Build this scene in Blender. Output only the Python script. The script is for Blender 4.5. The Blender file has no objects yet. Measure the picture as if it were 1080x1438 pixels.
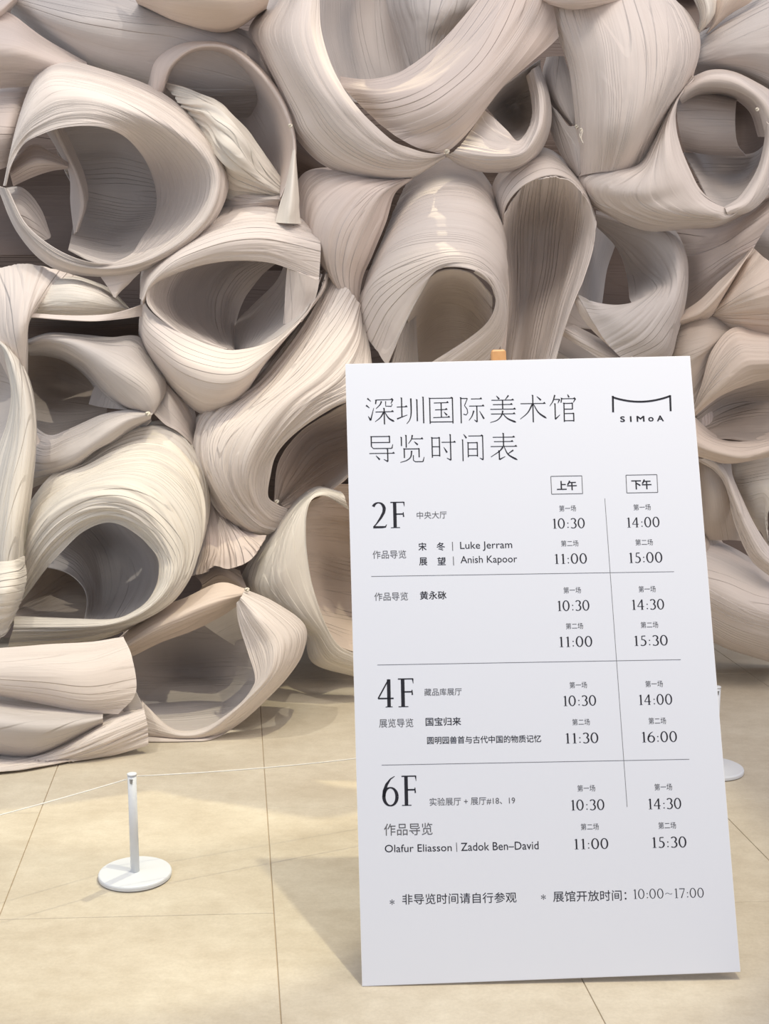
import bpy, math, random
import numpy as np

SC = bpy.context.scene
COL = SC.collection

# ------------------------------------------------------------------ camera, world, lights
FPX, PITCH, CAMH = 1750.0, math.radians(9.0), 1.6
cd = bpy.data.cameras.new('camera'); cam = bpy.data.objects.new('camera', cd); COL.objects.link(cam)
cam.location = (0, 0, CAMH); cam.rotation_euler = (math.radians(90) - PITCH, 0, 0)
cd.sensor_fit = 'VERTICAL'; cd.sensor_height = 36.0; cd.lens = 36.0 * FPX / 1438.0
cd.clip_start = 0.05; cd.clip_end = 100
SC.camera = cam

w = bpy.data.worlds.new('world'); SC.world = w; w.use_nodes = True
w.node_tree.nodes['Background'].inputs[0].default_value = (0.80, 0.86, 1.0, 1)
w.node_tree.nodes['Background'].inputs[1].default_value = 0.68

def aim(o, tgt):
    from mathutils import Vector
    o.rotation_euler = (Vector(tgt) - o.location).to_track_quat('-Z', 'Y').to_euler()

def area(name, loc, tgt, size, power, color):
    l = bpy.data.lights.new(name, 'AREA'); l.shape = 'RECTANGLE'; l.size, l.size_y = size
    l.energy = power; l.color = color
    o = bpy.data.objects.new(name, l); COL.objects.link(o); o.location = loc; aim(o, tgt); return o

def spot(name, loc, tgt, power, angle, color, r=0.04, blend=0.3):
    l = bpy.data.lights.new(name, 'SPOT'); l.energy = power; l.spot_size = math.radians(angle)
    l.spot_blend = blend; l.shadow_soft_size = r; l.color = color
    o = bpy.data.objects.new(name, l); COL.objects.link(o); o.location = loc; aim(o, tgt); return o

area('soft_area_light', (0.3, 1.6, 6.0), (0.0, 4.9, 1.4), (4.0, 1.6), 150, (1.0, 0.915, 0.83))
area('soft_area_light', (-3.8, 1.5, 4.2), (0, 4.9, 1.4), (1.8, 1.8), 40, (0.90, 0.95, 1.0))
area('soft_area_light', (3.9, 2.0, 4.0), (1.2, 5.0, 1.3), (1.6, 1.6), 62, (1.0, 0.83, 0.70))  # added warm fill from the right, brightens that side of the sculpture
spot('ceiling_spot', (0.80, 2.75, 6.2), (-0.5, 3.75, 0), 640, 33, (1.0, 0.92, 0.66), 0.05, 0.25)
spot('ceiling_spot', (1.35, 6.15, 6.35), (-0.65, 3.55, 0.0), 900, 14.5, (1.0, 0.92, 0.64), 0.03, 0.35)
spot('ceiling_spot', (-2.2, 2.6, 6.3), (-1.0, 4.6, 0.9), 430, 24, (1.0, 0.95, 0.82), 0.03, 0.2)
spot('ceiling_spot', (1.6, 1.6, 6.0), (-0.9, 4.8, 2.2), 260, 14, (1.0, 0.95, 0.86), 0.03, 0.3)

SC.view_settings.view_transform = 'Standard'; SC.view_settings.look = 'None'
SC.view_settings.exposure = -0.10; SC.view_settings.gamma = 1.0
SC.view_settings.use_curve_mapping = False

# ------------------------------------------------------------------ helpers
_fw = np.array([0, math.cos(PITCH), -math.sin(PITCH)]); _up = np.array([0, math.sin(PITCH), math.cos(PITCH)])
_C = np.array([0, 0, CAMH])

def ray(x, y):
    x = np.asarray(x, float)[..., None]; y = np.asarray(y, float)[..., None]
    return _fw + np.array([1., 0, 0]) * (x - 540) / FPX + _up * (719 - y) / FPX

def at(x, y, Y):
    """point of space seen at photo pixel (x, y) that lies Y metres in front of the camera; never below the floor"""
    r = ray(x, y); t = np.asarray(Y, float)[..., None] / r[..., 1:2]
    P = _C + r * t
    low = P[..., 2] < 0.006
    if low.any():
        tf = (0.006 - CAMH) / r[..., 2:3]
        P = np.where(low[..., None], _C + r * tf, P)
    return P

def floor_pt(x, y, z=0.0):
    r = ray(x, y); return _C + r * ((z - CAMH) / r[2])

def tag(o, label=None, cat=None, kind=None, group=None):
    for k, v in (('label', label), ('category', cat), ('kind', kind), ('group', group)):
        if v: o[k] = v
    return o

def mesh_obj(name, V, Fc, mat, parent=None, smooth=True, uv=None):
    me = bpy.data.meshes.new(name)
    V = np.asarray(V, dtype=np.float32).reshape(-1, 3)
    if isinstance(Fc, np.ndarray) and Fc.ndim == 2:
        n, k = Fc.shape
        me.vertices.add(len(V)); me.vertices.foreach_set('co', V.ravel())
        me.loops.add(n * k); me.loops.foreach_set('vertex_index', Fc.astype(np.int32).ravel())
        me.polygons.add(n); me.polygons.foreach_set('loop_start', (np.arange(n) * k).astype(np.int32))
        me.update(calc_edges=True)
    else:
        me.from_pydata([tuple(map(float, v)) for v in V], [], [tuple(f) for f in Fc]); me.update()
    if smooth: me.polygons.foreach_set('use_smooth', [True] * len(me.polygons))
    if uv is not None:
        l = me.uv_layers.new(name='UVMap'); idx = np.empty(len(me.loops), np.int32)
        me.loops.foreach_get('vertex_index', idx)
        l.data.foreach_set('uv', np.asarray(uv, np.float32)[idx].ravel())
    me.materials.append(mat)
    o = bpy.data.objects.new(name, me); COL.objects.link(o)
    if parent: o.parent = parent
    return o

def empty(name, loc=(0, 0, 0), rz=0):
    o = bpy.data.objects.new(name, None); COL.objects.link(o); o.location = loc; o.rotation_euler = (0, 0, rz)
    o.empty_display_size = 0.1; return o

def lathe(prof, n=48):
    V = []; Fc = []
    for r, z in prof:
        for i in range(n):
            a = 2 * math.pi * i / n; V.append((r * math.cos(a), r * math.sin(a), z))
    for j in range(len(prof) - 1):
        for i in range(n):
            a, b = j * n + i, j * n + (i + 1) % n; Fc.append((a, b, b + n, a + n))
    Fc.append(tuple(range(n))[::-1]); Fc.append(tuple(range((len(prof) - 1) * n, len(prof) * n)))
    return V, Fc

def tube(pts, r, n=8):
    from mathutils import Vector
    V = []; Fc = []; pts = [Vector(p) for p in pts]
    for k, p in enumerate(pts):
        t = (pts[min(k + 1, len(pts) - 1)] - pts[max(k - 1, 0)]).normalized()
        a = t.cross(Vector((0, 0, 1))) if abs(t.z) < .95 else t.cross(Vector((1, 0, 0)))
        a.normalize(); b = t.cross(a)
        for i in range(n):
            q = 2 * math.pi * i / n; V.append(tuple(p + a * math.cos(q) * r + b * math.sin(q) * r))
    for k in range(len(pts) - 1):
        for i in range(n):
            s, e = k * n + i, k * n + (i + 1) % n; Fc.append((s, e, e + n, s + n))
    Fc.append(tuple(range(n))); Fc.append(tuple(range((len(pts) - 1) * n, len(pts) * n))[::-1])
    return V, Fc

def box(x0, x1, y0, y1, z0, z1):
    V = [(x, y, z) for z in (z0, z1) for y in (y0, y1) for x in (x0, x1)]
    return V, [(0, 2, 3, 1), (4, 5, 7, 6), (0, 1, 5, 4), (2, 6, 7, 3), (0, 4, 6, 2), (1, 3, 7, 5)]

# ------------------------------------------------------------------ materials
def nmat(name):
    m = bpy.data.materials.new(name); m.use_nodes = True
    nt = m.node_tree; b = nt.nodes['Principled BSDF']; return m, nt, b

def N(nt, t, **kw):
    n = nt.nodes.new(t)
    for k, v in kw.items():
        if k.startswith('i_'): n.inputs[k[2:].replace('_', ' ')].default_value = v
        else: setattr(n, k, v)
    return n

def plain(name, col, rough=0.5, metal=0.0, spec=0.5):
    m, nt, b = nmat(name)
    b.inputs['Base Color'].default_value = (*col, 1); b.inputs['Roughness'].default_value = rough
    b.inputs['Metallic'].default_value = metal; b.inputs['Specular IOR Level'].default_value = spec
    return m

def cloth(name, col, col2, rough=0.62, bump=1.0, dense=False):
    """stretched stiff cloth: fine threads running along the sheet, faint cross weave, soft folds"""
    m, nt, b = nmat(name); L = nt.links.new
    uv = N(nt, 'ShaderNodeUVMap', uv_map='UVMap')
    def noise(su, sv, det, rough_=0.55, dist=0.0):
        mp = N(nt, 'ShaderNodeMapping'); mp.inputs['Scale'].default_value = (su, sv, 1); L(uv.outputs[0], mp.inputs[0])
        n = N(nt, 'ShaderNodeTexNoise'); n.inputs['Scale'].default_value = 1.0; n.inputs['Detail'].default_value = det
        n.inputs['Roughness'].default_value = rough_; n.inputs['Distortion'].default_value = dist
        L(mp.outputs[0], n.inputs['Vector']); return n
    thread = noise(3.0, 260.0, 3)
    fold = noise(1.1, 34.0, 3, 0.6, 0.15)
    weave = noise(300.0, 30.0, 2)
    cl = noise(2.5, 6.0, 2)
    mix = N(nt, 'ShaderNodeMix', data_type='RGBA'); mix.inputs[6].default_value = (*col, 1); mix.inputs[7].default_value = (*col2, 1)
    cr = N(nt, 'ShaderNodeMapRange'); cr.inputs[1].default_value = .3; cr.inputs[2].default_value = .7
    add = N(nt, 'ShaderNodeMath', operation='MULTIPLY_ADD'); add.inputs[1].default_value = 0.5
    m2 = N(nt, 'ShaderNodeMath', operation='MULTIPLY'); m2.inputs[1].default_value = 0.5
    L(thread.outputs[0], add.inputs[0]); L(cl.outputs[0], m2.inputs[0]); L(m2.outputs[0], add.inputs[2])
    L(add.outputs[0], cr.inputs[0]); L(cr.outputs[0], mix.inputs[0]); L(mix.outputs[2], b.inputs['Base Color'])
    at_ = N(nt, 'ShaderNodeAttribute', attribute_name='pleat')
    def steps(su, sv, K, lo, hi, msu, msv):
        # overlapping pressed folds: a slow rise and a sharp drop, lines running along the sheet, gathered in clusters
        n_ = noise(su, sv, 0, .4, .0)
        k_ = N(nt, 'ShaderNodeMath', operation='MULTIPLY'); k_.inputs[1].default_value = K; L(n_.outputs[0], k_.inputs[0])
        f_ = N(nt, 'ShaderNodeMath', operation='FRACT'); L(k_.outputs[0], f_.inputs[0])
        r_ = N(nt, 'ShaderNodeValToRGB'); e = r_.color_ramp.elements; e[0].position = 0.0; e[0].color = (1, 1, 1, 1); e[1].position = .10; e[1].color = (0, 0, 0, 1)
        e2_ = r_.color_ramp.elements.new(1.0); e2_.color = (1, 1, 1, 1)
        L(f_.outputs[0], r_.inputs[0])
        c_ = noise(msu, msv, 1)
        q_ = N(nt, 'ShaderNodeMapRange', interpolation_type='SMOOTHSTEP'); q_.inputs[1].default_value = lo; q_.inputs[2].default_value = hi; L(c_.outputs[0], q_.inputs[0])
        m_ = N(nt, 'ShaderNodeMath', operation='MULTIPLY'); L(r_.outputs[0], m_.inputs[0]); L(q_.outputs[0], m_.inputs[1])
        return m_
    if dense: l1 = steps(0.32, 5.0, 30.0, .18, .42, 1.0, 5.0); l2 = steps(0.5, 12.0, 26.0, .30, .60, 1.6, 9.0)
    else: l1 = steps(0.45, 5.5, 15.0, .36, .62, 1.1, 5.0); l2 = steps(0.8, 14.0, 14.0, .42, .66, 1.6, 9.0)
    sm = N(nt, 'ShaderNodeMath', operation='MULTIPLY_ADD'); sm.inputs[1].default_value = .4
    L(l2.outputs[0], sm.inputs[0]); L(l1.outputs[0], sm.inputs[2])
    sp = N(nt, 'ShaderNodeMath', operation='MULTIPLY'); L(sm.outputs[0], sp.inputs[0]); L(at_.outputs['Fac'], sp.inputs[1])
    b1 = N(nt, 'ShaderNodeBump'); b1.inputs['Strength'].default_value = 0.85 * bump; b1.inputs['Distance'].default_value = 0.006
    L(sp.outputs[0], b1.inputs['Height'])
    b0 = N(nt, 'ShaderNodeBump'); b0.inputs['Strength'].default_value = 0.10 * bump; b0.inputs['Distance'].default_value = 0.012
    L(fold.outputs[0], b0.inputs['Height']); L(b0.outputs[0], b1.inputs['Normal'])
    b2 = N(nt, 'ShaderNodeBump'); b2.inputs['Strength'].default_value = 0.07 * bump; b2.inputs['Distance'].default_value = 0.003
    L(thread.outputs[0], b2.inputs['Height']); L(b1.outputs[0], b2.inputs['Normal'])
    b3 = N(nt, 'ShaderNodeBump'); b3.inputs['Strength'].default_value = 0.08 * bump; b3.inputs['Distance'].default_value = 0.002
    L(weave.outputs[0], b3.inputs['Height']); L(b2.outputs[0], b3.inputs['Normal']); L(b3.outputs[0], b.inputs['Normal'])
    b.inputs['Roughness'].default_value = rough; b.inputs['Specular IOR Level'].default_value = 0.12
    b.inputs['Sheen Weight'].default_value = 0.12
    return m

M_CREAM = cloth('cream_cloth', (0.66, 0.60, 0.52), (0.76, 0.70, 0.62))
M_PALE = cloth('pale_cloth', (0.63, 0.55, 0.495), (0.72, 0.64, 0.58))
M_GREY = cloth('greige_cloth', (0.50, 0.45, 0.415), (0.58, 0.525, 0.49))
M_PINK = cloth('rosy_cloth', (0.60, 0.505, 0.45), (0.69, 0.59, 0.53))
M_PEACH = cloth('peach_cloth', (0.62, 0.505, 0.42), (0.70, 0.59, 0.50))
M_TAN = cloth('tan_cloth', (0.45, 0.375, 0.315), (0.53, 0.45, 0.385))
M_SHADE = cloth('shade_brown_cloth', (0.16, 0.12, 0.10), (0.21, 0.16, 0.135))  # shade of deep gaps and holes put into the cloth colour
M_CREAM_D = cloth('cream_pleated_cloth', (0.66, 0.60, 0.52), (0.76, 0.70, 0.62), dense=True, bump=0.72)
M_PALE_D = cloth('pale_pleated_cloth', (0.63, 0.55, 0.495), (0.72, 0.64, 0.58), dense=True, bump=0.72)
MATS = dict(C=M_CREAM_D, P=M_PALE_D, c=M_CREAM, p=M_PALE, g=M_GREY, k=M_PINK, h=M_PEACH, t=M_TAN, d=M_SHADE)

def floor_material():
    m, nt, b = nmat('cream_stone'); L = nt.links.new
    tc = N(nt, 'ShaderNodeNewGeometry')
    def noise(s, det, r=.6, vec=(1, 1, 1)):
        mp = N(nt, 'ShaderNodeMapping'); mp.inputs['Scale'].default_value = vec; L(tc.outputs['Position'], mp.inputs[0])
        n = N(nt, 'ShaderNodeTexNoise'); n.inputs['Scale'].default_value = s; n.inputs['Detail'].default_value = det
        n.inputs['Roughness'].default_value = r; L(mp.outputs[0], n.inputs['Vector']); return n
    a = noise(3.0, 8, .65, (1, 1.6, 1)); c = noise(110, 5, .7); d = noise(22, 8, .75, (.85, 1.2, 1))
    r = N(nt, 'ShaderNodeValToRGB'); e = r.color_ramp.elements
    e[0].position = .32; e[0].color = (0.54, 0.47, 0.365, 1); e[1].position = .72; e[1].color = (0.665, 0.60, 0.485, 1)
    L(a.outputs[0], r.inputs[0])
    r2 = N(nt, 'ShaderNodeValToRGB'); e = r2.color_ramp.elements
    e[0].position = .35; e[0].color = (0.88, 0.86, 0.83, 1); e[1].position = .62; e[1].color = (1, 1, 1, 1)
    L(d.outputs[0], r2.inputs[0])
    mx = N(nt, 'ShaderNodeMix', data_type='RGBA', blend_type='MULTIPLY'); mx.inputs[0].default_value = .8
    L(r.outputs[0], mx.inputs[6]); L(r2.outputs[0], mx.inputs[7])
    r3 = N(nt, 'ShaderNodeValToRGB'); e = r3.color_ramp.elements
    e[0].position = .3; e[0].color = (0.9, 0.9, 0.9, 1); e[1].position = .6; e[1].color = (1, 1, 1, 1)
    L(c.outputs[0], r3.inputs[0])
    mx2 = N(nt, 'ShaderNodeMix', data_type='RGBA', blend_type='MULTIPLY'); mx2.inputs[0].default_value = .9
    L(mx.outputs[2], mx2.inputs[6]); L(r3.outputs[0], mx2.inputs[7]); L(mx2.outputs[2], b.inputs['Base Color'])
    rr = N(nt, 'ShaderNodeMapRange'); rr.inputs[3].default_value = .42; rr.inputs[4].default_value = .6
    L(d.outputs[0], rr.inputs[0]); L(rr.outputs[0], b.inputs['Roughness'])
    b.inputs['Specular IOR Level'].default_value = 0.35
    return m

M_FLOOR = floor_material()
M_JOINT = plain('joint_grout', (0.46, 0.36, 0.25), 0.9)
M_WALL = plain('gallery_wall_paint', (0.42, 0.37, 0.33), 0.8)
M_WHITE = plain('white_powder_coat', (0.70, 0.72, 0.75), 0.45)
M_BOARD = plain('white_board_face', (0.715, 0.735, 0.80), 0.55, spec=0.3)
M_EDGE = plain('white_board_edge', (0.80, 0.80, 0.82), 0.6)
M_INK = plain('dark_print_ink', (0.022, 0.022, 0.030), 0.6, spec=0.2)
M_INK2 = plain('grey_print_ink', (0.12, 0.12, 0.13), 0.6, spec=0.2)
M_ROPE = plain('white_cord', (0.78, 0.76, 0.72), 0.7)
M_THREAD = plain('cream_thread', (0.72, 0.66, 0.55), 0.8)
M_METAL = plain('grey_metal', (0.35, 0.36, 0.38), 0.35, 0.8)
def wood():
    m, nt, b = nmat('orange_pine'); L = nt.links.new
    tc = N(nt, 'ShaderNodeTexCoord'); mp = N(nt, 'ShaderNodeMapping'); mp.inputs['Scale'].default_value = (60, 60, 4)
    n = N(nt, 'ShaderNodeTexNoise'); n.inputs['Scale'].default_value = 1; n.inputs['Detail'].default_value = 4
    r = N(nt, 'ShaderNodeValToRGB'); e = r.color_ramp.elements
    e[0].color = (0.42, 0.20, 0.07, 1); e[1].color = (0.66, 0.36, 0.15, 1)
    L(tc.outputs['Object'], mp.inputs[0]); L(mp.outputs[0], n.inputs['Vector']); L(n.outputs[0], r.inputs[0]); L(r.outputs[0], b.inputs['Base Color'])
    b.inputs['Roughness'].default_value = .45; return m
M_WOOD = wood()

# ------------------------------------------------------------------ setting: floor of tiles, back wall
V, Fc = box(-6, 6, 0.3, 8.6, -0.06, -0.004)
floor = tag(mesh_obj('floor', V, Fc, M_JOINT, smooth=False), 'cream stone tile floor with thin brown joints', kind='structure')
TW, TL, TA = 0.737, 1.46, math.radians(6.8)    # tile width, length, how far the joints turn
ex, ey = np.array([math.cos(0.05), math.sin(0.05)]), np.array([-math.sin(TA), math.cos(TA)])
org = np.array([-0.42, 4.175]) - ey * 0.29
# the joints cross at org; columns alternate by half a tile
g = 0.0011
tile_mesh = None
rnd = random.Random(4)
for i in range(-8, 8):
    off = 0.0 if i % 2 == 0 else TL / 2
    for j in range(-4, 5):
        o2 = org + ex * TW * i + ey * (TL * j + off)
        if o2[1] > 8.2 or o2[1] + TL < 0.6 or abs(o2[0]) > 5.6: continue
        if tile_mesh is None:
            a, b_, t_ = g, 0.0, 0.0
            pts = [ex * u + ey * v_ for u, v_ in ((g, g), (TW - g, g), (TW - g, TL - g), (g, TL - g))]
            ins = [ex * u + ey * v_ for u, v_ in ((g * 2, g * 2), (TW - 2 * g, 2 * g), (TW - 2 * g, TL - 2 * g), (2 * g, TL - 2 * g))]
            V = [(p[0], p[1], -0.02) for p in pts] + [(p[0], p[1], -0.0012) for p in pts] + [(p[0], p[1], 0.0) for p in ins]
            Fc = [(0, 1, 5, 4), (1, 2, 6, 5), (2, 3, 7, 6), (3, 0, 4, 7), (4, 5, 9, 8), (5, 6, 10, 9), (6, 7, 11, 10), (7, 4, 8, 11), (8, 9, 10, 11)]
            o = mesh_obj('tile', V, Fc, M_FLOOR, floor, smooth=False); tile_mesh = o.data
        else:
            o = bpy.data.objects.new('tile', tile_mesh); COL.objects.link(o); o.parent = floor
        o.location = (o2[0], o2[1], 0)
V, Fc = box(-6, 6, 8.4, 8.6, 0, 6.5)
tag(mesh_obj('wall_back', V, Fc, M_WALL, smooth=False), 'plain grey brown wall behind the sculpture', kind='structure')

# ------------------------------------------------------------------ the sculpture: sheets spanned between rails
FR = {'A': (0, 0, 1 / 2.4545), 'B': (380, 0, 1 / 2.4545), 'C': (700, 0, .35185), 'D': (0, 360, .27778), 'E': (180, 360, .31985),
      'G': (0, 600, .27778), 'H': (0, 780, .48148), 'I': (760, 280, .2963), 'J': (940, 480, .4450), 'P': (0, 0, 1.0)}

def catmull(P, t):
    """P (n, k) control points, t in [0, n-1]"""
    n = len(P); i = np.clip(np.floor(t).astype(int), 0, n - 2); f = (t - i)[:, None]
    p0 = np.where((i > 0)[:, None], P[np.maximum(i - 1, 0)], 2 * P[i] - P[i + 1])
    p1 = P[i]; p2 = P[i + 1]
    p3 = np.where((i < n - 2)[:, None], P[np.minimum(i + 2, n - 1)], 2 * P[i + 1] - P[i])
    return 0.5 * (2 * p1 + (p2 - p0) * f + (2 * p0 - 5 * p1 + 4 * p2 - p3) * f ** 2 + (3 * p1 - 3 * p2 + p3 - p0) * f ** 3)

def parse(fr, s, doff):
    ox, oy, k = FR[fr]
    a = np.array([[float(q) for q in p.split()] for p in s.split(';') if p.strip()])
    return np.stack([ox + a[:, 0] * k, oy + a[:, 1] * k, a[:, 2] + doff], 1)

def vnoise(x, seed):
    r = np.random.RandomState(seed).rand(512); i = np.floor(x).astype(int); f = x - i; f = f * f * (3 - 2 * f)
    return r[i % 512] * (1 - f) + r[(i + 1) % 512] * f

def folds(u, v, seed, freq):
    """height of the pleats over the sheet: flat lands with sharp narrow valleys, mostly a function of v, drifting slowly along u"""
    s = seed * 7.13
    vv = v * freq + 0.8 * vnoise(u * 2.0 + s, seed) + 0.4 * vnoise(v * freq * .5 + u * 2.5 + s, seed + 1)
    a = vnoise(vv * .8 + 40, seed + 2)
    r1 = np.abs(2 * vnoise(vv * 1.6 + 90 + 0.3 * vnoise(u * 4, seed + 9), seed + 3) - 1) ** .55
    r2 = np.abs(2 * vnoise(vv * 3.3 + 10, seed + 5) - 1) ** .6
    amp = np.clip(1.7 * vnoise(u * 2.6 + v * freq * .3 + s, seed + 4) - .25, .08, 1)
    amp2 = np.clip(1.8 * vnoise(u * 3.3 + v * freq * .45 + s + 9, seed + 6) - .35, .05, 1)
    return a * .35 + r1 * .6 * amp + r2 * 0.38 * amp2

SEED = [11]
def sheet(name, fr, rails, mat='p', pl=0.5, fq=10, crease=(), doff=0, label=None, parent=None, nu=96, nv=64, thick=0.004):
    """one sheet of cloth through the rails; pl = pleat height in cm, fq = pleats across, crease = rails where the sheet turns sharply"""
    SEED[0] += 1; seed = SEED[0]
    R = [parse(fr, s, doff) for s in rails]
    cnt = {len(r) for r in R}
    tu = np.linspace(0, 1, nu)
    S = []
    for r in R:
        if len(cnt) == 1: t = tu * (len(r) - 1)
        else:
            q = np.linalg.norm(np.diff(r, axis=0) * [1, 1, 3.4], axis=1) + 1e-6
            c = np.r_[0, np.cumsum(q)]; c /= c[-1]; t = np.interp(tu, c, np.arange(len(r)))
        S.append(catmull(r, t))
    S = np.array(S)                                  # (rails, nu, 3)
    K = len(S)
    # spread the rows by the mean distance between rails
    W = _C  # noqa
    P3 = at(S[..., 0], S[..., 1], 5.0 + S[..., 2] / 100)
    seg = np.linalg.norm(np.diff(P3, axis=0), axis=2).mean(1) + 1e-4
    cum = np.r_[0, np.cumsum(seg)]
    tv = np.interp(np.linspace(0, cum[-1], nv), cum, np.arange(K))
    brk = [0] + [c for c in crease] + [K - 1]
    G = np.empty((nv, nu, 3))
    for b0, b1 in zip(brk[:-1], brk[1:]):
        selm = (tv >= b0 - 1e-9) & (tv <= b1 + 1e-9)
        for i in range(nu):
            G[selm, i] = catmull(S[b0:b1 + 1, i], tv[selm] - b0)
    P = at(G[..., 0], G[..., 1], 5.0 + G[..., 2] / 100)
    # metric uv
    du = np.linalg.norm(np.diff(P, axis=1), axis=2); dv = np.linalg.norm(np.diff(P, axis=0), axis=2)
    ul = np.r_[0, np.cumsum(du.mean(0))]; vl = np.r_[0, np.cumsum(dv.mean(1))]
    U, Vv = np.meshgrid(ul, vl)
    def normals(Q):
        a = np.gradient(Q, axis=1); b = np.gradient(Q, axis=0); n = np.cross(a, b)
        return n / (np.linalg.norm(n, axis=2, keepdims=True) + 1e-9)
    n = normals(P)
    # turn the normals to the viewer so pleats stand out on the side one sees
    sgn = np.sign(((_C - P) * n).sum(2)); 
    if sgn.mean() < 0: n = -n
    un, vn = np.meshgrid(np.linspace(0, 1, nu), np.linspace(0, 1, nv))
    if pl:
        # where the sheet is gathered narrow the pleats stay low
        wid = np.linalg.norm(np.diff(P, axis=0), axis=2).sum(0); wid = np.clip(wid / (wid.mean() + 1e-6), .25, 1.25)
        h = folds(un, vn, seed, fq) * (pl / 100.0) * wid[None, :]
        P = P + n * h[..., None]
        n2 = normals(P); n = n2 if (n2 * n).sum(2).mean() > 0 else -n2
    low = P[..., 2] < 0.006; P[..., 2] = np.where(low, 0.006, P[..., 2])
    top = P.reshape(-1, 3); bot = (P - n * thick).reshape(-1, 3); bot[:, 2] = np.maximum(bot[:, 2], 0.003)
    idx = np.arange(nu * nv).reshape(nv, nu)
    q = np.stack([idx[:-1, :-1], idx[:-1, 1:], idx[1:, 1:], idx[1:, :-1]], -1).reshape(-1, 4)
    M = nu * nv
    loop = np.r_[idx[0, :], idx[1:, -1], idx[-1, -2::-1], idx[-2:0:-1, 0]]
    nl = len(loop); uvm = np.stack([U, Vv], -1).reshape(-1, 2)
    Vs = np.concatenate([top, bot, top[loop], bot[loop]])
    uvs = np.concatenate([uvm, uvm, uvm[loop], uvm[loop] + .003])
    a = 2 * M + np.arange(nl); b = 2 * M + (np.arange(nl) + 1) % nl
    rim = np.stack([a, a + nl, b + nl, b], -1)
    Fq = np.concatenate([q, q[:, ::-1] + M, rim])
    o = mesh_obj(name, Vs, Fq, MATS[mat], parent, True, uvs + seed * 3.7)
    pa = o.data.attributes.new('pleat', 'FLOAT', 'POINT'); pa.data.foreach_set('value', np.full(len(Vs), min(1.7, .25 + .75 * pl), np.float32))
    if label: o['label'] = label
    return o

ART = empty('cloth_sculpture', (0, 5.0, 0))
tag(ART, 'wall-high sculpture of rolled and twisted pleated cream cloth behind the sign', 'sculpture')
ART_INV = np.array([0, 5.0, 0])

def S(*a, **k):
    k.setdefault('parent', ART); return sheet(*a, **k)

# ---- upper left: sheets behind
S('back_roll', 'A', ['60 -60 20;300 -60 15;500 0 15;700 60 15;900 130 15;1000 200 20', '50 0 10;250 60 0;450 90 0;650 110 5;820 180 8;960 290 15',
  '40 30 20;200 140 15;360 240 15;540 300 18;720 330 20;950 330 25', '40 60 45;200 200 45;360 300 45;540 360 45;720 400 45;950 400 45'], 'g', .8, 6, label='smooth grey roll running behind the top left opening')
S('draped_sheet', 'A', ['-60 10 8;40 50 5;150 130 8;300 215 12', '-60 170 -8;60 180 -6;160 210 0;300 260 8', '-60 310 15;60 300 15;150 300 15;300 330 20'], 'k', .3, 5)
S('draped_sheet', 'A', ['-40 -40 10;0 -40 10;75 -40 10', '-40 60 -2;0 35 -2;55 -12 0', '-40 100 12;0 75 10;62 5 10'], 'k', .3, 6, nu=30, nv=20)
S('draped_sheet', 'A', ['-60 300 20;50 300 18;110 300 22', '-60 440 5;30 440 5;80 440 15', '-60 600 15;10 580 15;60 560 20'], 'k', .3, 5, nu=40, nv=30)
S('folded_roll', 'A', ['450 -100 -5;600 -120 -20;780 -120 -20;940 -100 -5', '455 -40 -8;600 -20 -28;790 -10 -28;935 -40 -8', '472 5 -2;620 50 -16;790 66 -14;920 20 -2', '476 14 12;625 78 6;782 108 6;918 30 12', '480 0 30;625 40 30;782 60 30;900 0 30'],
  'h', .7, 6, label='rounded peach roll cut off by the top edge')

# ---- big opening, upper left
A1 = S('open_roll', 'A', [
 '15 640 2;48 470 4;95 320 6;140 240 8;200 203 8;350 240 8;520 300 8;660 400 6;755 510 3;787 615 0;750 735 -2;650 850 -3;480 935 -3;320 952 -3;170 915 -2;60 800 0;-10 640 3',
 '12 640 -6;45 500 -8;92 380 -12;150 310 -15;215 290 -17;350 310 -20;500 370 -22;625 450 -20;715 540 -16;745 630 -14;712 740 -14;615 840 -13;475 912 -12;330 930 -12;190 895 -11;75 790 -9;5 645 -7',
 '18 640 -8;40 530 -12;90 450 -16;160 400 -20;230 375 -23;340 375 -26;460 415 -24;570 480 -14;655 570 0;678 650 6;650 745 4;575 835 -2;470 898 -8;340 918 -12;205 882 -12;85 785 -11;20 648 -9',
 '20 640 -9;38 575 -12;80 500 -14;140 465 -18;220 440 -22;330 435 -25;420 462 -18;490 530 8;530 610 30;545 690 38;530 765 30;490 825 16;445 882 -2;350 908 -13;215 868 -13;95 776 -12;28 650 -10'],
 'P', 1.0, 11, nu=170, nv=80, label='widest open roll of the upper left, its pleated rim curling over a pale hollow')
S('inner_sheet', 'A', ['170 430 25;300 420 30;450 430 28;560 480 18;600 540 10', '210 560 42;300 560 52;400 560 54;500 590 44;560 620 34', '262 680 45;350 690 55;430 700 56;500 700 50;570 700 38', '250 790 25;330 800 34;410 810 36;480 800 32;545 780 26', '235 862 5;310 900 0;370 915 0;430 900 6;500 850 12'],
  'g', .6, 6, parent=A1)
S('inner_sheet', 'A', ['0 540 55;150 540 60;300 540 62', '0 700 62;150 700 66;300 700 66', '0 880 30;150 880 40;300 890 45'], 'd', .2, 4, parent=A1, nu=24, nv=24)  # dark patch behind the hole, its shade painted as brown cloth
S('inner_fold', 'A', ['150 440 15;200 520 20;240 600 22;245 700 24;255 810 20', '180 430 8;225 520 12;262 600 14;285 700 16;262 800 16', '215 430 18;255 520 26;290 610 30;300 690 32;268 800 24'], 'p', .7, 6, parent=A1, nu=50, nv=30)
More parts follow.
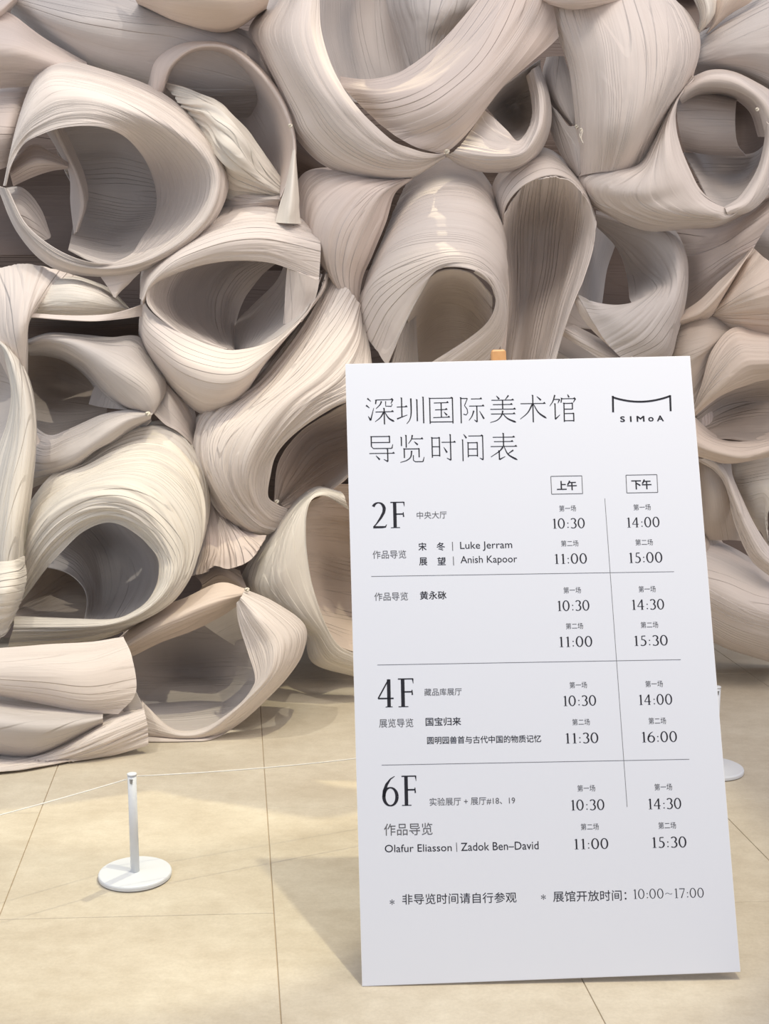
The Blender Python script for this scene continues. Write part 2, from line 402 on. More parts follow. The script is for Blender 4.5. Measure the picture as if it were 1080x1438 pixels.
S('inner_fold', 'A', ['30 560 6;110 500 6;170 520 8;235 560 14', '35 600 0;110 560 -2;170 560 2;235 575 14', '45 640 8;110 610 8;170 590 12;235 580 20'], 'k', .6, 7, parent=A1, nu=50, nv=30)
S('inner_fold', 'A', ['10 650 10;80 650 10;140 720 12;175 810 14', '20 720 0;70 720 0;120 760 4;172 820 10', '60 800 5;100 820 5;150 830 8'], 'g', .3, 5, parent=A1, nu=40, nv=24)

# ---- second opening beside it
B1 = S('open_roll', 'A', [
 '500 300 25;520 200 20;600 155 18;700 143 15;800 160 15;900 235 12;975 335 8;1012 440 0;1020 530 0;1000 620 -5;970 680 -8',
 '525 310 8;548 215 6;618 162 2;710 148 0;800 164 0;896 240 -2;970 337 -4;1008 440 -8;1018 530 -8;996 620 -9;968 680 -10',
 '558 318 8;585 232 0;648 175 -4;720 156 -6;800 172 -6;890 245 -6;960 340 -6;1001 440 -8;1013 530 -9;990 620 -10;966 680 -10',
 '575 330 30;608 258 35;665 215 38;740 225 42;800 270 42;850 330 38;900 420 34;930 490 26;950 555 18;965 620 5;966 672 -5',
 '600 430 55;650 430 66;700 440 70;750 470 70;790 510 68;830 560 60;870 610 48;900 650 36;930 670 22;960 685 6;966 694 0'],
 'k', .5, 12, crease=(2,), nu=120, nv=80, label='tall thin-rimmed opening behind the shoulder of the top left roll')
S('pinched_fan', 'A', ['570 300 15;660 340 6;740 375 0;780 410 0;850 480 5;980 635 5', '640 360 6;720 390 -8;770 440 -16;810 490 -16;860 560 -10;975 650 2', '680 420 6;740 470 -6;775 530 -12;810 570 -12;870 610 -8;970 668 0', '700 480 15;760 600 10;780 690 10;860 690 6;965 690 3'],
  'c', 3.0, 17, nu=90, nv=110, label='crumpled bright fan of cloth bunched inside the tall opening')
S('pinched_fan', 'A', ['690 560 20;770 600 10;860 640 4;972 662 1', '700 640 18;770 660 6;860 680 0;968 686 -1', '720 760 18;780 735 8;850 720 2;960 700 3', '700 820 25;780 790 15;860 770 12;960 770 10'], 'p', 1.1, 9, nu=60, nv=50)
S('hanging_tail', 'A', ['1013 500 -8;985 640 -10;966 700 -10;950 768 -10', '1018 520 -9;1008 640 -14;1000 710 -15;994 770 -14', '1020 530 -7;1027 650 -8;1031 720 -8;1036 772 -8'], 'c', .6, 5, nu=50, nv=24)

# ---- opening C, centre left
C1 = S('open_roll', 'P', ['199 414 0;209 434 -4;231 453 -8;263 472 -10;308 489.5 -11;340 491 -11;378 481 -10;410 459 -9;436 433 -7;452 402 -5;461 373 -2',
 '197 440 2;206 462 -6;229 485 -12;258 507 -16;300 522 -18;335 523 -18;365 505 -16;395 478 -14;424 448 -10;448 412 -6;462 377 -2',
 '195 460 6;206 487 0;229 513 -6;257 538 -10;292 556 -12;325 553 -12;352 534 -10;378 500 -9;414 458 -7;452 412 -4;463 380 0',
 '196 474 18;212 504 14;231 533 12;257 561 10;286 581 9;318 578 8;340 558 8;359 526 6;385 494 4;450 416 2;464 384 3'],
 'p', .55, 8, nu=130, nv=60, label='round tub-like opening at centre left, its thin lip bright')
S('upper_band', 'P', ['198 415 5;202 378 8;225 343 10;265 312 10;310 290 8;350 280 8;390 290 6;436 314 0', '198 420 -6;206 386 -4;233 356 -4;268 332 -5;312 312 -6;356 302 -6;398 308 -6;444 328 -6',
 '200 422 -10;213 395 -12;243 368 -14;281 350 -15;322 337 -16;364 332 -15;402 336 -13;450 346 -10', '201 428 -6;212 402 -8;245 384 -11;285 372 -11;328 366 -12;375 368 -11;408 378 -10;448 394 -9'], 'P', 1.3, 10, nu=120, nv=90, parent=C1)
S('band_end', 'P', ['404 376 -8;402 400 -4;400 430 -2;398 455 0', '425 384 -10;425 405 -8;421 430 -5;412 455 -3', '448 394 -9;446 408 -8;440 425 -6;424 452 -4'], 'p', .5, 6, parent=C1, nu=40, nv=30)
S('inner_sheet', 'P', ['250 350 -9;215 380 -9;203 415 -10;211 437 -10;236 457 -10;272 479 -10;314 491 -10', '285 350 0;242 378 4;225 414 6;234 442 4;258 464 0;290 482 -4;318 491 -6', '325 350 20;275 375 28;253 412 32;259 444 28;280 467 18;303 484 6;322 491 0',
  '370 355 36;318 378 48;295 412 52;294 446 44;304 470 30;316 485 14;326 491 5', '400 358 45;372 380 58;352 404 62;340 425 60;332 448 52;328 472 38;328 492 20'],
  'p', 1.2, 9, parent=C1, label='rosy inner wall with ring-like fold lines')
S('inner_sheet', 'P', ['404 360 20;388 395 30;354 430 44;332 455 46;328 494 28', '420 372 10;412 400 15;396 430 18;376 460 16;350 494 3', '452 385 -4;443 410 -5;428 440 -7;398 468 -9;362 488 -10'], 'g', .4, 6, parent=C1)

# ---- loop D sweeping down to the left of the sign
D1 = S('twisted_roll', 'E', [
 '870 40 12;700 330 14;520 600 14;330 690 14;302 760 14;300 880 12;340 1000 10;400 1120 6;500 1208 4;600 1226 5',
 '920 90 2;790 330 0;610 560 -2;430 690 -4;360 780 -6;348 890 -8;388 1010 -8;450 1115 -6;540 1195 -3;620 1215 2',
 '970 150 -4;880 320 -8;730 530 -12;570 680 -14;460 790 -16;425 900 -16;450 1010 -14;500 1100 -10;575 1178 -4;640 1202 1',
 '1015 220 0;980 370 -10;870 520 -16;710 650 -20;600 780 -20;535 900 -18;525 1000 -14;560 1090 -8;615 1150 -2;672 1168 3',
 '1025 260 4;1062 440 -6;1060 590 -14;900 662 -16;755 755 -15;655 862 -13;624 965 -10;615 1052 -6;650 1085 -2;702 1110 4'],
 'P', 1.9, 13, nu=130, nv=110, label='long pleated roll sweeping down from right to left beside the sign')
S('inner_sheet', 'E', ['640 1090 5;660 900 25;760 755 30;960 640 20', '655 1090 5;715 960 45;820 820 60;1020 740 50', '670 1090 5;780 1010 42;900 930 45;1040 860 35', '690 1108 4;800 1080 12;900 1030 8;1030 920 0'], 'h', 1.2, 12, parent=D1)
S('fan_hem', 'E', ['330 950 18;320 1100 14;290 1250 8;225 1410 6', '345 1000 14;348 1150 4;350 1280 -4;335 1395 -6', '360 1040 12;378 1170 2;395 1290 -6;385 1362 -9', '375 1080 10;412 1190 0;438 1290 -8;445 1372 -10', '400 1120 8;462 1205 -2;508 1270 -7;540 1333 -9', '440 1160 6;520 1215 1;572 1236 -2;612 1234 -3'],
  'k', 3.2, 9, nu=60, nv=190, label='flaring skirt of sharp pleats hanging below the long roll')

# ---- F, bottom centre
F1 = S('open_roll', 'P', ['470 688 20;440 685 15;405 714 12;372 758 12;345 800 12;340 826 15;375 856 12;425 886 8;440 930 8;500 950 8',
 '478 692 5;446 688 0;412 716 -2;386 760 -3;366 800 -3;364 828 -3;392 858 -3;434 890 -3;452 928 -3;506 946 2', '484 700 -2;450 692 -8;422 718 -12;404 760 -14;396 804 -14;402 832 -13;420 864 -12;446 890 -10;468 922 -8;510 938 -3',
 '490 716 2;458 697 -9;439 700 -13;431 720 -15;430 760 -16;436 808 -15;446 845 -14;460 882 -12;478 908 -9;512 922 -4'], 'C', .9, 10, nu=110, nv=80, label='cream funnel half hidden by the left edge of the sign')
S('inner_sheet', 'P', ['432 690 5;460 680 30;530 680 40', '424 760 10;468 770 50;530 780 60', '432 840 5;480 845 45;530 850 50', '455 900 0;490 915 15;530 925 15'], 'h', 1.0, 9, parent=F1, nu=40, nv=60)
S('draped_sheet', 'H', ['560 50 15;640 25 12;700 45 5', '590 85 8;650 55 2;722 102 -2', '575 112 14;650 108 10;722 108 4'], 'h', .7, 6, nu=40, nv=30)

# ---- G, bottom coil standing on the floor
G1 = S('open_roll', 'H', ['715 100 12;800 138 12;887 203 12;884 280 10;842 350 5;777 420 0;700 489 -4;620 534 -6;540 541 -8;430 542 -9',
 '708 112 0;790 160 -2;862 224 -4;860 288 -6;822 350 -8;762 414 -10;690 480 -11;610 526 -12;530 535 -13;430 522 -12', '702 126 -4;750 180 -12;800 245 -14;805 298 -16;786 350 -17;738 404 -17;674 462 -16;600 514 -15;520 524 -15;430 495 -12',
 '692 140 3;700 200 -2;725 280 -8;747 355 -12;735 395 -13;690 448 -12;630 490 -11;560 513 -10;490 500 -10;412 425 -8'], 'P', 0.9, 10, doff=-32, nu=130, nv=90, label='wide low ring resting on the floor, left of the sign')
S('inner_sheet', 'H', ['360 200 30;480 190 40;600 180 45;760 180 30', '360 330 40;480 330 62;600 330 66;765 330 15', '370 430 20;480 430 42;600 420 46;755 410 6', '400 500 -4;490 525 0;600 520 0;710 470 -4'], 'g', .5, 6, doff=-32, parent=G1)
S('draped_sheet', 'H', ['350 240 8;440 165 8;540 125 5;640 80 5;715 98 5', '372 262 -5;460 210 -7;560 165 -8;640 135 -6;710 115 0', '385 292 5;470 250 3;560 218 3;640 180 4;697 143 5'], 'h', .8, 8, doff=-24, label='beige strip slanting above the low ring')
S('draped_sheet', 'H', ['590 200 35;650 165 32;700 140 28', '640 235 38;670 220 36;706 205 30', '700 272 42;708 272 42;716 272 38'], 'c', .2, 5, doff=-32, nu=30, nv=20)

# ---- H, flat end at the lower left
S('flat_band', 'H', ['-60 275 -25;120 262 -25;260 255 -22;360 238 -18', '-60 330 -35;120 330 -38;260 330 -36;385 298 -28', '-60 380 -35;120 400 -38;260 420 -38;396 398 -32', '-60 398 -28;120 432 -32;240 455 -34;345 462 -32'], 'p', .5, 7, doff=-28, label='broad flat band with a square cut end at the lower left')
S('draped_sheet', 'H', ['250 400 -20;330 400 -24;396 396 -26', '280 440 -18;345 462 -26;415 442 -28', '250 480 -14;340 480 -22;405 470 -24'], 'g', .3, 5, doff=-28, nu=30, nv=24)
S('low_roll', 'H', ['-60 390 -20;60 418 -22;180 433 -26;300 455 -28', '-60 480 -45;70 490 -48;180 490 -46;300 470 -38', '-60 560 -38;50 577 -40;140 560 -42;300 482 -38', '-60 590 -20;50 600 -22;140 590 -24;300 500 -26'], 'g', .5, 6, doff=-28)
S('pleated_band', 'H', ['-60 600 -18;60 590 -20;180 550 -20;300 483 -16;422 440 -8', '-60 612 -24;60 603 -26;180 572 -28;300 520 -26;424 466 -18', '-60 624 -30;60 616 -30;180 590 -28;300 552 -26;428 500 -18', '-60 640 -38;60 630 -33;180 608 -28;300 582 -22;431 548 -17'],
  'P', 1.5, 9, doff=-42, nu=100, nv=70, label='pleated band lying on the floor at the lower left corner of the sculpture')

# ---- J, big bright roll at the left
J1 = S('open_roll', 'G', [
 '120 470 0;200 340 0;300 235 0;430 185 3;570 80 5;700 10 5;830 -15 5;940 70 5;1010 200 3;1040 370 0;1010 560 -3;930 760 -8;800 920 -12;600 1032 -18;380 1085 -22;40 1110 -25',
 '115 600 -10;200 440 -15;320 340 -18;480 265 -20;640 220 -22;780 230 -22;890 310 -22;955 410 -22;985 520 -22;975 640 -24;935 755 -26;855 870 -28;720 960 -30;560 1012 -32;360 1048 -34;50 1066 -36',
 '110 740 -15;190 560 -22;300 440 -27;450 370 -31;600 362 -33;720 415 -33;800 495 -33;858 590 -33;882 675 -33;875 740 -34;845 812 -35;785 884 -36;690 946 -37;560 990 -38;370 1006 -39;70 1010 -39',
 '105 880 -10;190 770 -14;290 650 -20;400 535 -24;500 482 -26;600 480 -28;700 530 -28;770 590 -28;812 650 -29;820 720 -30;805 800 -31;760 875 -33;690 930 -34;580 972 -35;400 970 -36;70 955 -36'],
 'C', 2.4, 15, nu=170, nv=120, label='big bright roll at the left, wrapped in many curved pleats')
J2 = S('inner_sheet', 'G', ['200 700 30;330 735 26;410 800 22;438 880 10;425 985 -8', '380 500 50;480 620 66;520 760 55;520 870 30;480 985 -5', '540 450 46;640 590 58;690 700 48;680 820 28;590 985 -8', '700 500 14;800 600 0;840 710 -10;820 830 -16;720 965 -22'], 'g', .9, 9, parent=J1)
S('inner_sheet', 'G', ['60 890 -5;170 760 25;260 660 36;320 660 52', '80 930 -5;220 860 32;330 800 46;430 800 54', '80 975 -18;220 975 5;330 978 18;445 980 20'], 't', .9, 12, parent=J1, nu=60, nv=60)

# ---- K, left columns
S('twisted_column', 'D', ['-80 70 0;-70 250 -5;-50 420 -5;20 560 0;80 680 5', '20 58 0;40 220 -10;50 380 -13;75 520 -9;108 680 0', '150 46 0;130 200 -12;110 350 -17;110 500 -11;124 680 0', '300 78 2;205 190 -8;135 320 -14;127 500 -9;132 680 0', '420 112 6;250 225 0;147 322 -4;139 480 -2;141 640 4'],
  'p', 1.1, 11, nu=90, nv=80, label='twisted column of cloth fanning out at its top, left edge')
S('twisted_arm', 'D', ['300 78 5;420 112 5;540 160 8;600 208 10;652 262 12', '250 160 -3;370 155 -8;480 180 -7;570 222 -2;652 264 7', '195 245 -6;320 230 -12;450 236 -12;560 252 -6;655 268 5', '150 305 2;300 302 -4;450 303 -4;560 288 0;655 273 8'], 'C', 1.3, 12, nu=80, nv=70)
S('flat_strip', 'D', ['145 287 -8;330 298 -11;520 295 -11;650 268 -6;730 238 0', '145 305 -10;330 320 -13;480 327 -13;600 318 -8;730 300 0'], 'p', .2, 4, nu=60, nv=16)
S('inner_sheet', 'D', ['140 300 10;400 310 10;740 290 10', '140 350 34;400 350 36;740 340 36', '140 430 40;400 420 40;740 395 40'], 'd', .5, 6, nu=60, nv=30)  # shade under the arm put into the sheet's dark colour
S('small_flap', 'D', ['508 103 -4;600 90 -4;710 80 -2', '545 155 -5;605 150 -5;655 130 -2', '576 204 -5;581 208 -5;590 197 -4'], 'p', .3, 4, nu=24, nv=16)
K2 = S('pleated_column', 'P', ['-30 470 -5;0 482 -8;11 515 -10;17 554 -12;12 590 -12;0 627 -12;-15 680 -15;-25 740 -18;-30 800 -20;-30 880 -22', '-20 466 -2;8 490 -14;23 532 -18;28 576 -20;25 622 -22;16 672 -25;8 722 -28;2 772 -30;0 824 -32;-15 882 -34',
 '-10 466 6;20 498 -6;36 540 -14;43 585 -18;42 632 -20;33 692 -24;26 742 -27;22 788 -28;18 832 -30;-5 888 -31', '0 470 15;25 503 5;43 545 0;50 590 -3;49 640 -6;43 690 -10;36 745 -14;34 800 -18;26 850 -22;-5 905 -25'], 'C', 1.5, 9, nu=110, nv=70, label='upright pleated column cut by the left edge of the frame')
S('inner_sheet', 'P', ['-50 455 20;10 478 20;22 520 18', '-50 560 38;0 560 38;22 560 33', '-50 645 20;0 640 12;16 618 5'], 'g', .3, 4, nu=30, nv=30, parent=K2)
S('rounded_bulge', 'G', ['-90 700 -35;0 684 -42;70 672 -41;121 650 -32', '-90 800 -42;0 790 -50;80 780 -47;129 770 -34', '-90 900 -42;0 890 -50;66 875 -46;106 860 -34', '-90 1100 -35;-30 1075 -42;20 1040 -42;62 980 -34'], 'c', 1.2, 9, nu=60, nv=60)
S('small_flap', 'P', ['46 588 5;52 610 4;61 628 4', '46 620 3;51 628 2;60 632 3', '46 652 5;50 647 5;57 638 4'], 'p', .2, 4, nu=20, nv=14)

# ---- L, mid left
L1 = S('leaf_band', 'D', ['140 425 10;250 393 8;400 400 5;560 413 5;700 410 8;775 520 8;830 620 5;828 700 0;780 790 -5', '140 438 2;240 410 -4;370 424 -9;500 475 -13;600 525 -14;690 590 -14;760 660 -12;785 730 -10;775 790 -8',
 '140 450 2;235 430 -4;350 450 -9;450 510 -12;540 585 -14;620 660 -14;680 715 -13;725 760 -11;758 790 -9', '140 465 8;230 450 2;330 475 -3;430 530 -6;500 600 -8;580 690 -9;650 750 -9;710 775 -9;748 792 -8',
 '150 500 38;230 500 46;320 520 52;400 570 52;450 620 48;490 670 40;540 720 26;600 760 14;700 790 2'], 'g', 1.0, 9, crease=(3,), nu=110, nv=70, label='grey leaf-shaped fold narrowing to a stitched knot')
S('lower_band', 'D', ['775 795 -8;660 780 -5;540 800 0;440 845 5;340 888 8;265 910 8;200 885 12;130 820 18', '768 800 -12;650 812 -13;540 858 -13;440 918 -11;340 965 -9;260 1000 -6;200 1000 -2;130 970 4', '762 810 -8;650 848 -11;560 910 -12;470 965 -12;380 1030 -10;300 1065 -7;220 1085 -2;130 1100 4', '757 822 0;660 880 0;570 950 2;480 990 4;410 1060 7;330 1100 8;240 1130 8;130 1180 8'],
  'g', 1.2, 10, nu=90, nv=70, parent=L1)
S('inner_sheet', 'D', ['130 430 35;300 430 50;500 550 52;540 700 50', '130 650 45;300 650 68;450 700 62;540 750 50', '130 860 28;250 925 18;400 885 20;540 810 22'], 't', .5, 6, parent=L1, nu=50, nv=50)
S('inner_fold', 'D', ['512 600 25;478 660 28;450 748 25', '565 670 20;545 715 18;530 765 18', '655 748 5;650 760 5;655 778 4'], 'g', .3, 4, parent=L1, nu=24, nv=24)
S('draped_sheet', 'D', ['815 590 12;900 670 14;975 765 14;1000 880 14', '828 680 4;875 750 1;925 830 2;985 920 8', '778 795 -2;835 850 -2;905 890 -1;1000 980 5'], 'p', .5, 6, nu=50, nv=40)
S('draped_sheet', 'D', ['412 1062 8;500 960 10;620 885 8;757 818 0', '440 1075 8;560 1000 6;680 920 4;765 832 0'], 'g', .2, 4, nu=30, nv=14)
for x, y in ((752, 794), (172, 808)): pass

# ---- M, huge loop at the top
M1 = S('open_roll', 'B', ['20 -90 15;-5 0 14;-73 100 12;-40 180 10;15 290 8;60 400 6;90 470 4;170 555 3;280 605 3;400 622 3;490 612 0;600 545 -5',
 '60 -90 0;40 0 -4;-20 105 -6;5 190 -8;50 285 -9;98 385 -10;130 455 -10;205 535 -9;305 585 -8;415 604 -7;500 596 -6;602 540 -8', '105 -90 -8;88 0 -14;60 100 -18;75 190 -20;115 280 -21;168 365 -21;220 440 -20;290 505 -18;375 550 -16;450 568 -13;525 566 -10;603 536 -9',
 '140 -90 -10;135 0 -16;125 100 -20;150 195 -22;195 290 -23;250 368 -23;305 432 -21;370 488 -19;440 528 -16;500 545 -13;555 545 -11;604 532 -9', '165 -90 -6;165 0 -12;170 100 -16;200 210 -19;245 300 -21;300 375 -21;350 425 -20;420 485 -18;480 510 -15;530 525 -13;578 531 -11;606 528 -9'],
 'p', .9, 10, nu=130, nv=80, label='huge loop at the top centre, its left band broad and curved')
S('cross_band', 'B', ['215 262 10;330 276 0;420 261 -3;490 226 -6;570 165 -8;650 80 -10;740 -30 -12;790 -90 -12', '270 320 0;380 330 -12;480 312 -18;580 268 -20;680 190 -21;760 95 -20;830 -20 -16;860 -90 -14', '385 430 -8;470 418 -16;575 380 -22;665 318 -24;755 240 -23;835 140 -19;900 30 -14;930 -60 -10',
 '470 490 -12;560 460 -15;640 420 -20;715 350 -22;790 270 -20;870 180 -17;930 90 -13;965 0 -9', '592 528 -9;635 500 -11;690 440 -13;750 360 -14;810 290 -13;890 220 -12;955 165 -10;994 128 -9'], 'k', .8, 9, nu=110, nv=80, parent=M1, label='wide rosy band crossing the huge loop')
S('inner_sheet', 'B', ['150 -80 -3;155 100 -6;185 210 -8;235 330 -4', '270 -80 36;270 80 40;290 200 38;330 360 25', '370 -80 52;375 60 52;395 200 44;430 340 25', '425 -80 46;440 60 42;470 200 34;500 300 20'], 'g', .4, 6, parent=M1)
S('inner_roll', 'B', ['400 -80 34;408 20 30;428 100 28;448 160 25;474 238 15', '480 -80 8;490 20 4;502 80 4;505 140 6;515 222 8', '610 -80 0;600 20 -4;585 80 -2;570 130 2;562 180 4', '760 -80 5;720 10 2;680 60 3;640 100 4;620 140 6'], 'g', 1.0, 9, parent=M1, nu=60, nv=70)
N1 = S('curled_band', 'B', ['605 530 -5;660 565 0;740 586 2;850 579 2;925 520 2;962 430 2;957 330 5;925 225 10', '615 527 -8;680 553 -8;760 570 -10;855 560 -10;915 508 -9;948 425 -8;946 330 -4;915 232 5', '640 520 -10;705 530 -15;785 538 -17;858 530 -16;900 488 -14;930 420 -12;932 330 -6;905 240 3', '680 470 -8;740 485 -13;800 503 -14;858 500 -12;890 460 -6;910 400 0;902 320 5;885 260 8', '738 380 -8;772 410 -11;812 450 -12;850 490 -9;893 458 -4;912 400 2;905 322 5;888 255 9'],
 'P', 1.2, 12, nu=100, nv=80, label='pleated band curling up under the rosy crossing band')
S('inner_sheet', 'B', ['725 350 4;820 280 4;930 205 8', '765 395 24;845 340 36;935 300 10', '800 445 20;865 410 32;940 385 2', '840 498 -2;890 475 0;925 435 -4'], 'g', .5, 6, parent=N1, nu=40, nv=40)

# ---- O, draped sheet, centre
S('draped_sheet', 'B', ['492 616 0;425 665 0;392 765 0;347 875 0;312 965 2;300 1090 5', '478 617 -3;400 668 -8;355 765 -9;310 870 -9;285 965 -5;288 1080 0', '462 618 -3;360 665 -11;285 760 -14;248 850 -12;240 950 -6;275 1060 0', '435 617 0;290 640 -9;195 715 -11;165 810 -9;195 930 -3;265 1040 1', '400 614 5;230 582 6;115 600 8;88 700 8;150 860 6;240 990 5'], 'k', 1.1, 10, nu=90, nv=80, label='rosy draped sheet left of the central roll')
S('back_roll', 'B', ['60 380 30;140 480 30;260 560 30;420 600 30', '50 520 22;120 560 20;240 620 20;420 640 22', '60 700 35;140 700 35;260 700 35;420 700 35'], 'd', .4, 5, nu=40, nv=30)  # patch filling the gap, darkened in colour to stand for shade
# ---- P, central roll
P1 = S('open_roll', 'B', ['480 622 26;510 588 22;560 557 20;630 547 20;700 570 20;760 640 22;790 720 26', '440 700 14;490 660 4;560 632 -2;635 626 -3;715 650 -2;776 720 3;804 790 14', '372 860 6;440 790 -8;530 745 -15;630 732 -18;730 755 -16;792 820 -8;813 900 5',
 '328 980 3;400 890 -12;500 842 -21;620 828 -24;720 848 -22;790 912 -15;808 980 0', '306 1090 3;370 990 -12;478 922 -23;600 882 -28;705 892 -27;775 955 -19;802 1030 -4', '404 1260 -10;430 1200 -14;454 1141 -17;515 1019 -22;582 930 -27;687 930 -30;749 970 -26;776 1031 -20'],
 'p', 1.0, 12, nu=100, nv=100, label='tall rounded roll above the top edge of the sign')
S('lip_fold', 'B', ['700 938 -27;752 978 -24;775 1035 -21;750 1105 -18;676 1168 -16;540 1255 -14', '715 925 -28;768 962 -24;795 1040 -18;780 1125 -14;712 1195 -13;610 1268 -12', '745 930 -18;795 980 -12;812 1060 -4;806 1140 0;780 1200 0;700 1290 0'], 'P', 1.2, 8, parent=P1, nu=70, nv=40)
S('draped_sheet', 'B', ['770 1080 6;700 1180 6;600 1280 6', '818 1060 10;812 1180 10;800 1290 10'], 'k', .2, 4, nu=24, nv=12)
S('inner_fold', 'B', ['440 1130 -8;430 1200 -6;400 1290 -4', '475 1050 2;470 1150 0;455 1290 0', '500 1010 12;498 1120 8;512 1290 8'], 'g', .8, 6, parent=P1, nu=40, nv=24)
S('inner_sheet', 'B', ['470 1080 -12;560 945 -20;680 936 -24;765 1020 -16', '480 1180 20;570 1060 42;680 1060 42;765 1150 5', '480 1320 20;570 1320 45;680 1320 45;765 1320 5'], 'p', .7, 7, parent=P1, nu=60, nv=60)
# ---- Q, right of it
Q1 = S('open_roll', 'P', ['698 305 22;692 262 18;715 228 15;755 208 15;785 220 15;815 255 12;835 300 8', '700 310 10;701 272 4;724 242 0;762 226 -2;793 238 -2;820 266 -2;836 304 -1', '706 315 3;712 287 -5;735 261 -9;770 247 -11;800 253 -11;823 278 -8;836 310 -4'], 'p', .6, 8, nu=80, nv=40, label='deep hollow roll right of the central roll, pleated along its right side')
S('inner_sheet', 'P', ['708 300 -2;702 340 8;706 400 8;702 450 8;698 520 8', '738 258 -8;726 320 38;726 390 42;725 450 38;715 530 28', '770 247 -11;765 310 44;762 380 42;752 440 32;738 530 18', '800 253 -11;800 315 30;795 375 25;780 435 14;755 530 4', '825 280 -8;822 325 6;812 375 4;793 435 -3;766 530 -6', '837 312 -4;835 345 -4;822 390 -7;800 445 -8;774 530 -6'], 'p', 1.6, 12, parent=Q1, nu=90, nv=90)

# ---- R, S: wide sheet and round opening, top right
S('broad_sheet', 'C', ['150 -60 10;180 30 6;240 150 1;280 260 -2;300 400 -4;310 510 -4;325 600 -3;322 705 0', '230 -60 -2;245 35 -6;290 155 -12;325 270 -14;345 400 -15;350 510 -13;358 600 -10;352 695 -4', '360 -60 -10;380 35 -18;415 160 -24;430 280 -26;440 400 -26;435 505 -24;425 595 -18;410 685 -9',
 '500 -60 -14;530 30 -22;565 150 -28;580 270 -30;575 385 -30;550 495 -27;520 585 -21;480 680 -11', '620 -60 -8;665 20 -18;705 140 -24;708 255 -26;675 365 -25;628 470 -20;585 565 -15;545 670 -8', '650 -30 12;742 40 8;797 130 5;798 215 3;765 320 0;700 412 -3;650 505 -5;598 625 -5'],
 'p', 1.1, 13, nu=110, nv=110, label='broad upright sheet with long vertical pleats, top right')
S1_ = S('open_roll', 'C', ['777 298 5;690 400 2;620 562 -2;560 657 -6;430 672 -4;322 695 4;345 785 6;440 852 5;590 913 5;760 906 5;900 890 5;1120 770 5',
 '777 302 -2;697 405 -6;628 562 -9;572 662 -12;475 705 -14;400 745 -10;415 800 -7;500 850 -8;620 893 -9;765 890 -9;900 876 -8;1115 750 -4', '778 307 -5;708 408 -11;650 552 -17;612 655 -20;580 715 -22;560 765 -22;580 805 -20;640 838 -20;720 858 -19;825 868 -17;920 862 -15;1110 730 -10',
 '779 311 -6;716 396 -12;680 500 -19;680 600 -23;695 665 -24;722 720 -24;750 765 -23;785 803 -22;830 832 -21;885 850 -19;940 850 -16;1105 705 -11', '780 315 -7;725 380 -10;707 450 -13;712 530 -16;735 610 -18;762 680 -19;795 750 -19;840 800 -18;890 828 -17;940 835 -15;1000 805 -12;1100 670 -7'],
 'p', 1.1, 11, nu=140, nv=90, label='round opening at the upper right edge, slung in a wide swept rim')
S('upper_rim', 'C', ['768 312 5;850 283 3;940 289 3;1030 333 3;1120 400 6;1180 520 8', '745 350 -8;832 308 -12;922 310 -14;1002 350 -14;1075 420 -11;1125 540 -6', '722 395 -8;790 350 -11;880 343 -12;968 367 -12;1035 425 -10;1070 545 -6', '735 420 14;800 385 16;880 375 16;950 395 16;1010 450 14;1040 545 10'], 'p', .9, 8, crease=(2,), parent=S1_, nu=70, nv=50)
S('right_rim', 'C', ['1066 480 -6;1064 560 -8;1032 680 -12;965 785 -14;900 828 -15', '1090 500 -14;1082 600 -16;1050 720 -17;990 810 -18;910 846 -19', '1120 500 -8;1105 640 -10;1080 760 -10;1010 840 -10;915 865 -10'], 'p', 1.0, 7, parent=S1_, nu=60, nv=30)
S('inner_roll', 'C', ['700 335 24;800 325 24;958 372 24', '710 400 8;800 400 8;948 420 8', '715 480 4;810 490 4;945 500 4', '730 560 10;820 575 10;955 575 10', '745 602 24;850 618 24;988 622 22'], 'p', .3, 6, parent=S1_, nu=50, nv=50)
S('inner_sheet', 'C', ['740 610 22;850 612 28;1010 612 28;1080 560 20', '790 700 8;880 700 28;990 690 26;1060 640 5', '845 815 -10;920 835 -12;985 800 -10;1050 720 -8'], 'g', .4, 5, parent=S1_, nu=50, nv=40)
S('inner_sheet', 'C', ['900 330 55;1000 330 50;1100 400 35', '930 480 70;1000 480 66;1100 500 40', '930 650 60;1000 650 55;1100 620 30'], 'd', .2, 4, parent=S1_, nu=30, nv=30)  # patch at the back of the opening, interior shade in its colour
S('fanned_sheet', 'C', ['800 135 18;900 78 15;1010 12 12;1140 -60 10', '796 190 10;900 140 2;1010 90 -2;1140 40 -4', '792 245 8;900 210 0;1010 190 -5;1140 180 -6', '785 280 12;900 265 6;1010 280 4;1140 330 4', '780 310 22;900 310 20;1010 340 18;1140 420 16'], 'g', 1.2, 9, nu=60, nv=70, label='grey sheet fanning out to the top right corner')
S('flat_strip', 'C', ['870 -70 5;868 20 5;848 100 8;828 134 10', '950 -70 0;930 -10 0;890 60 4;835 132 8', '1060 -70 5;1012 0 5;920 60 8;840 130 10'], 'h', .3, 4, nu=40, nv=24)
S('small_roll', 'C', ['765 -60 10;798 20 8;806 80 8;794 133 8', '800 -60 -2;832 20 -4;830 80 -2;797 133 6', '870 -60 5;866 20 5;845 75 6;800 133 8'], 'c', .9, 7, nu=50, nv=30)
S('inner_sheet', 'C', ['600 -60 30;700 -40 40;800 -60 40', '660 0 45;740 20 50;830 20 45', '740 60 35;790 110 35;860 110 30'], 'd', .3, 4, nu=30, nv=30)  # shade of the top opening painted as a dark sheet
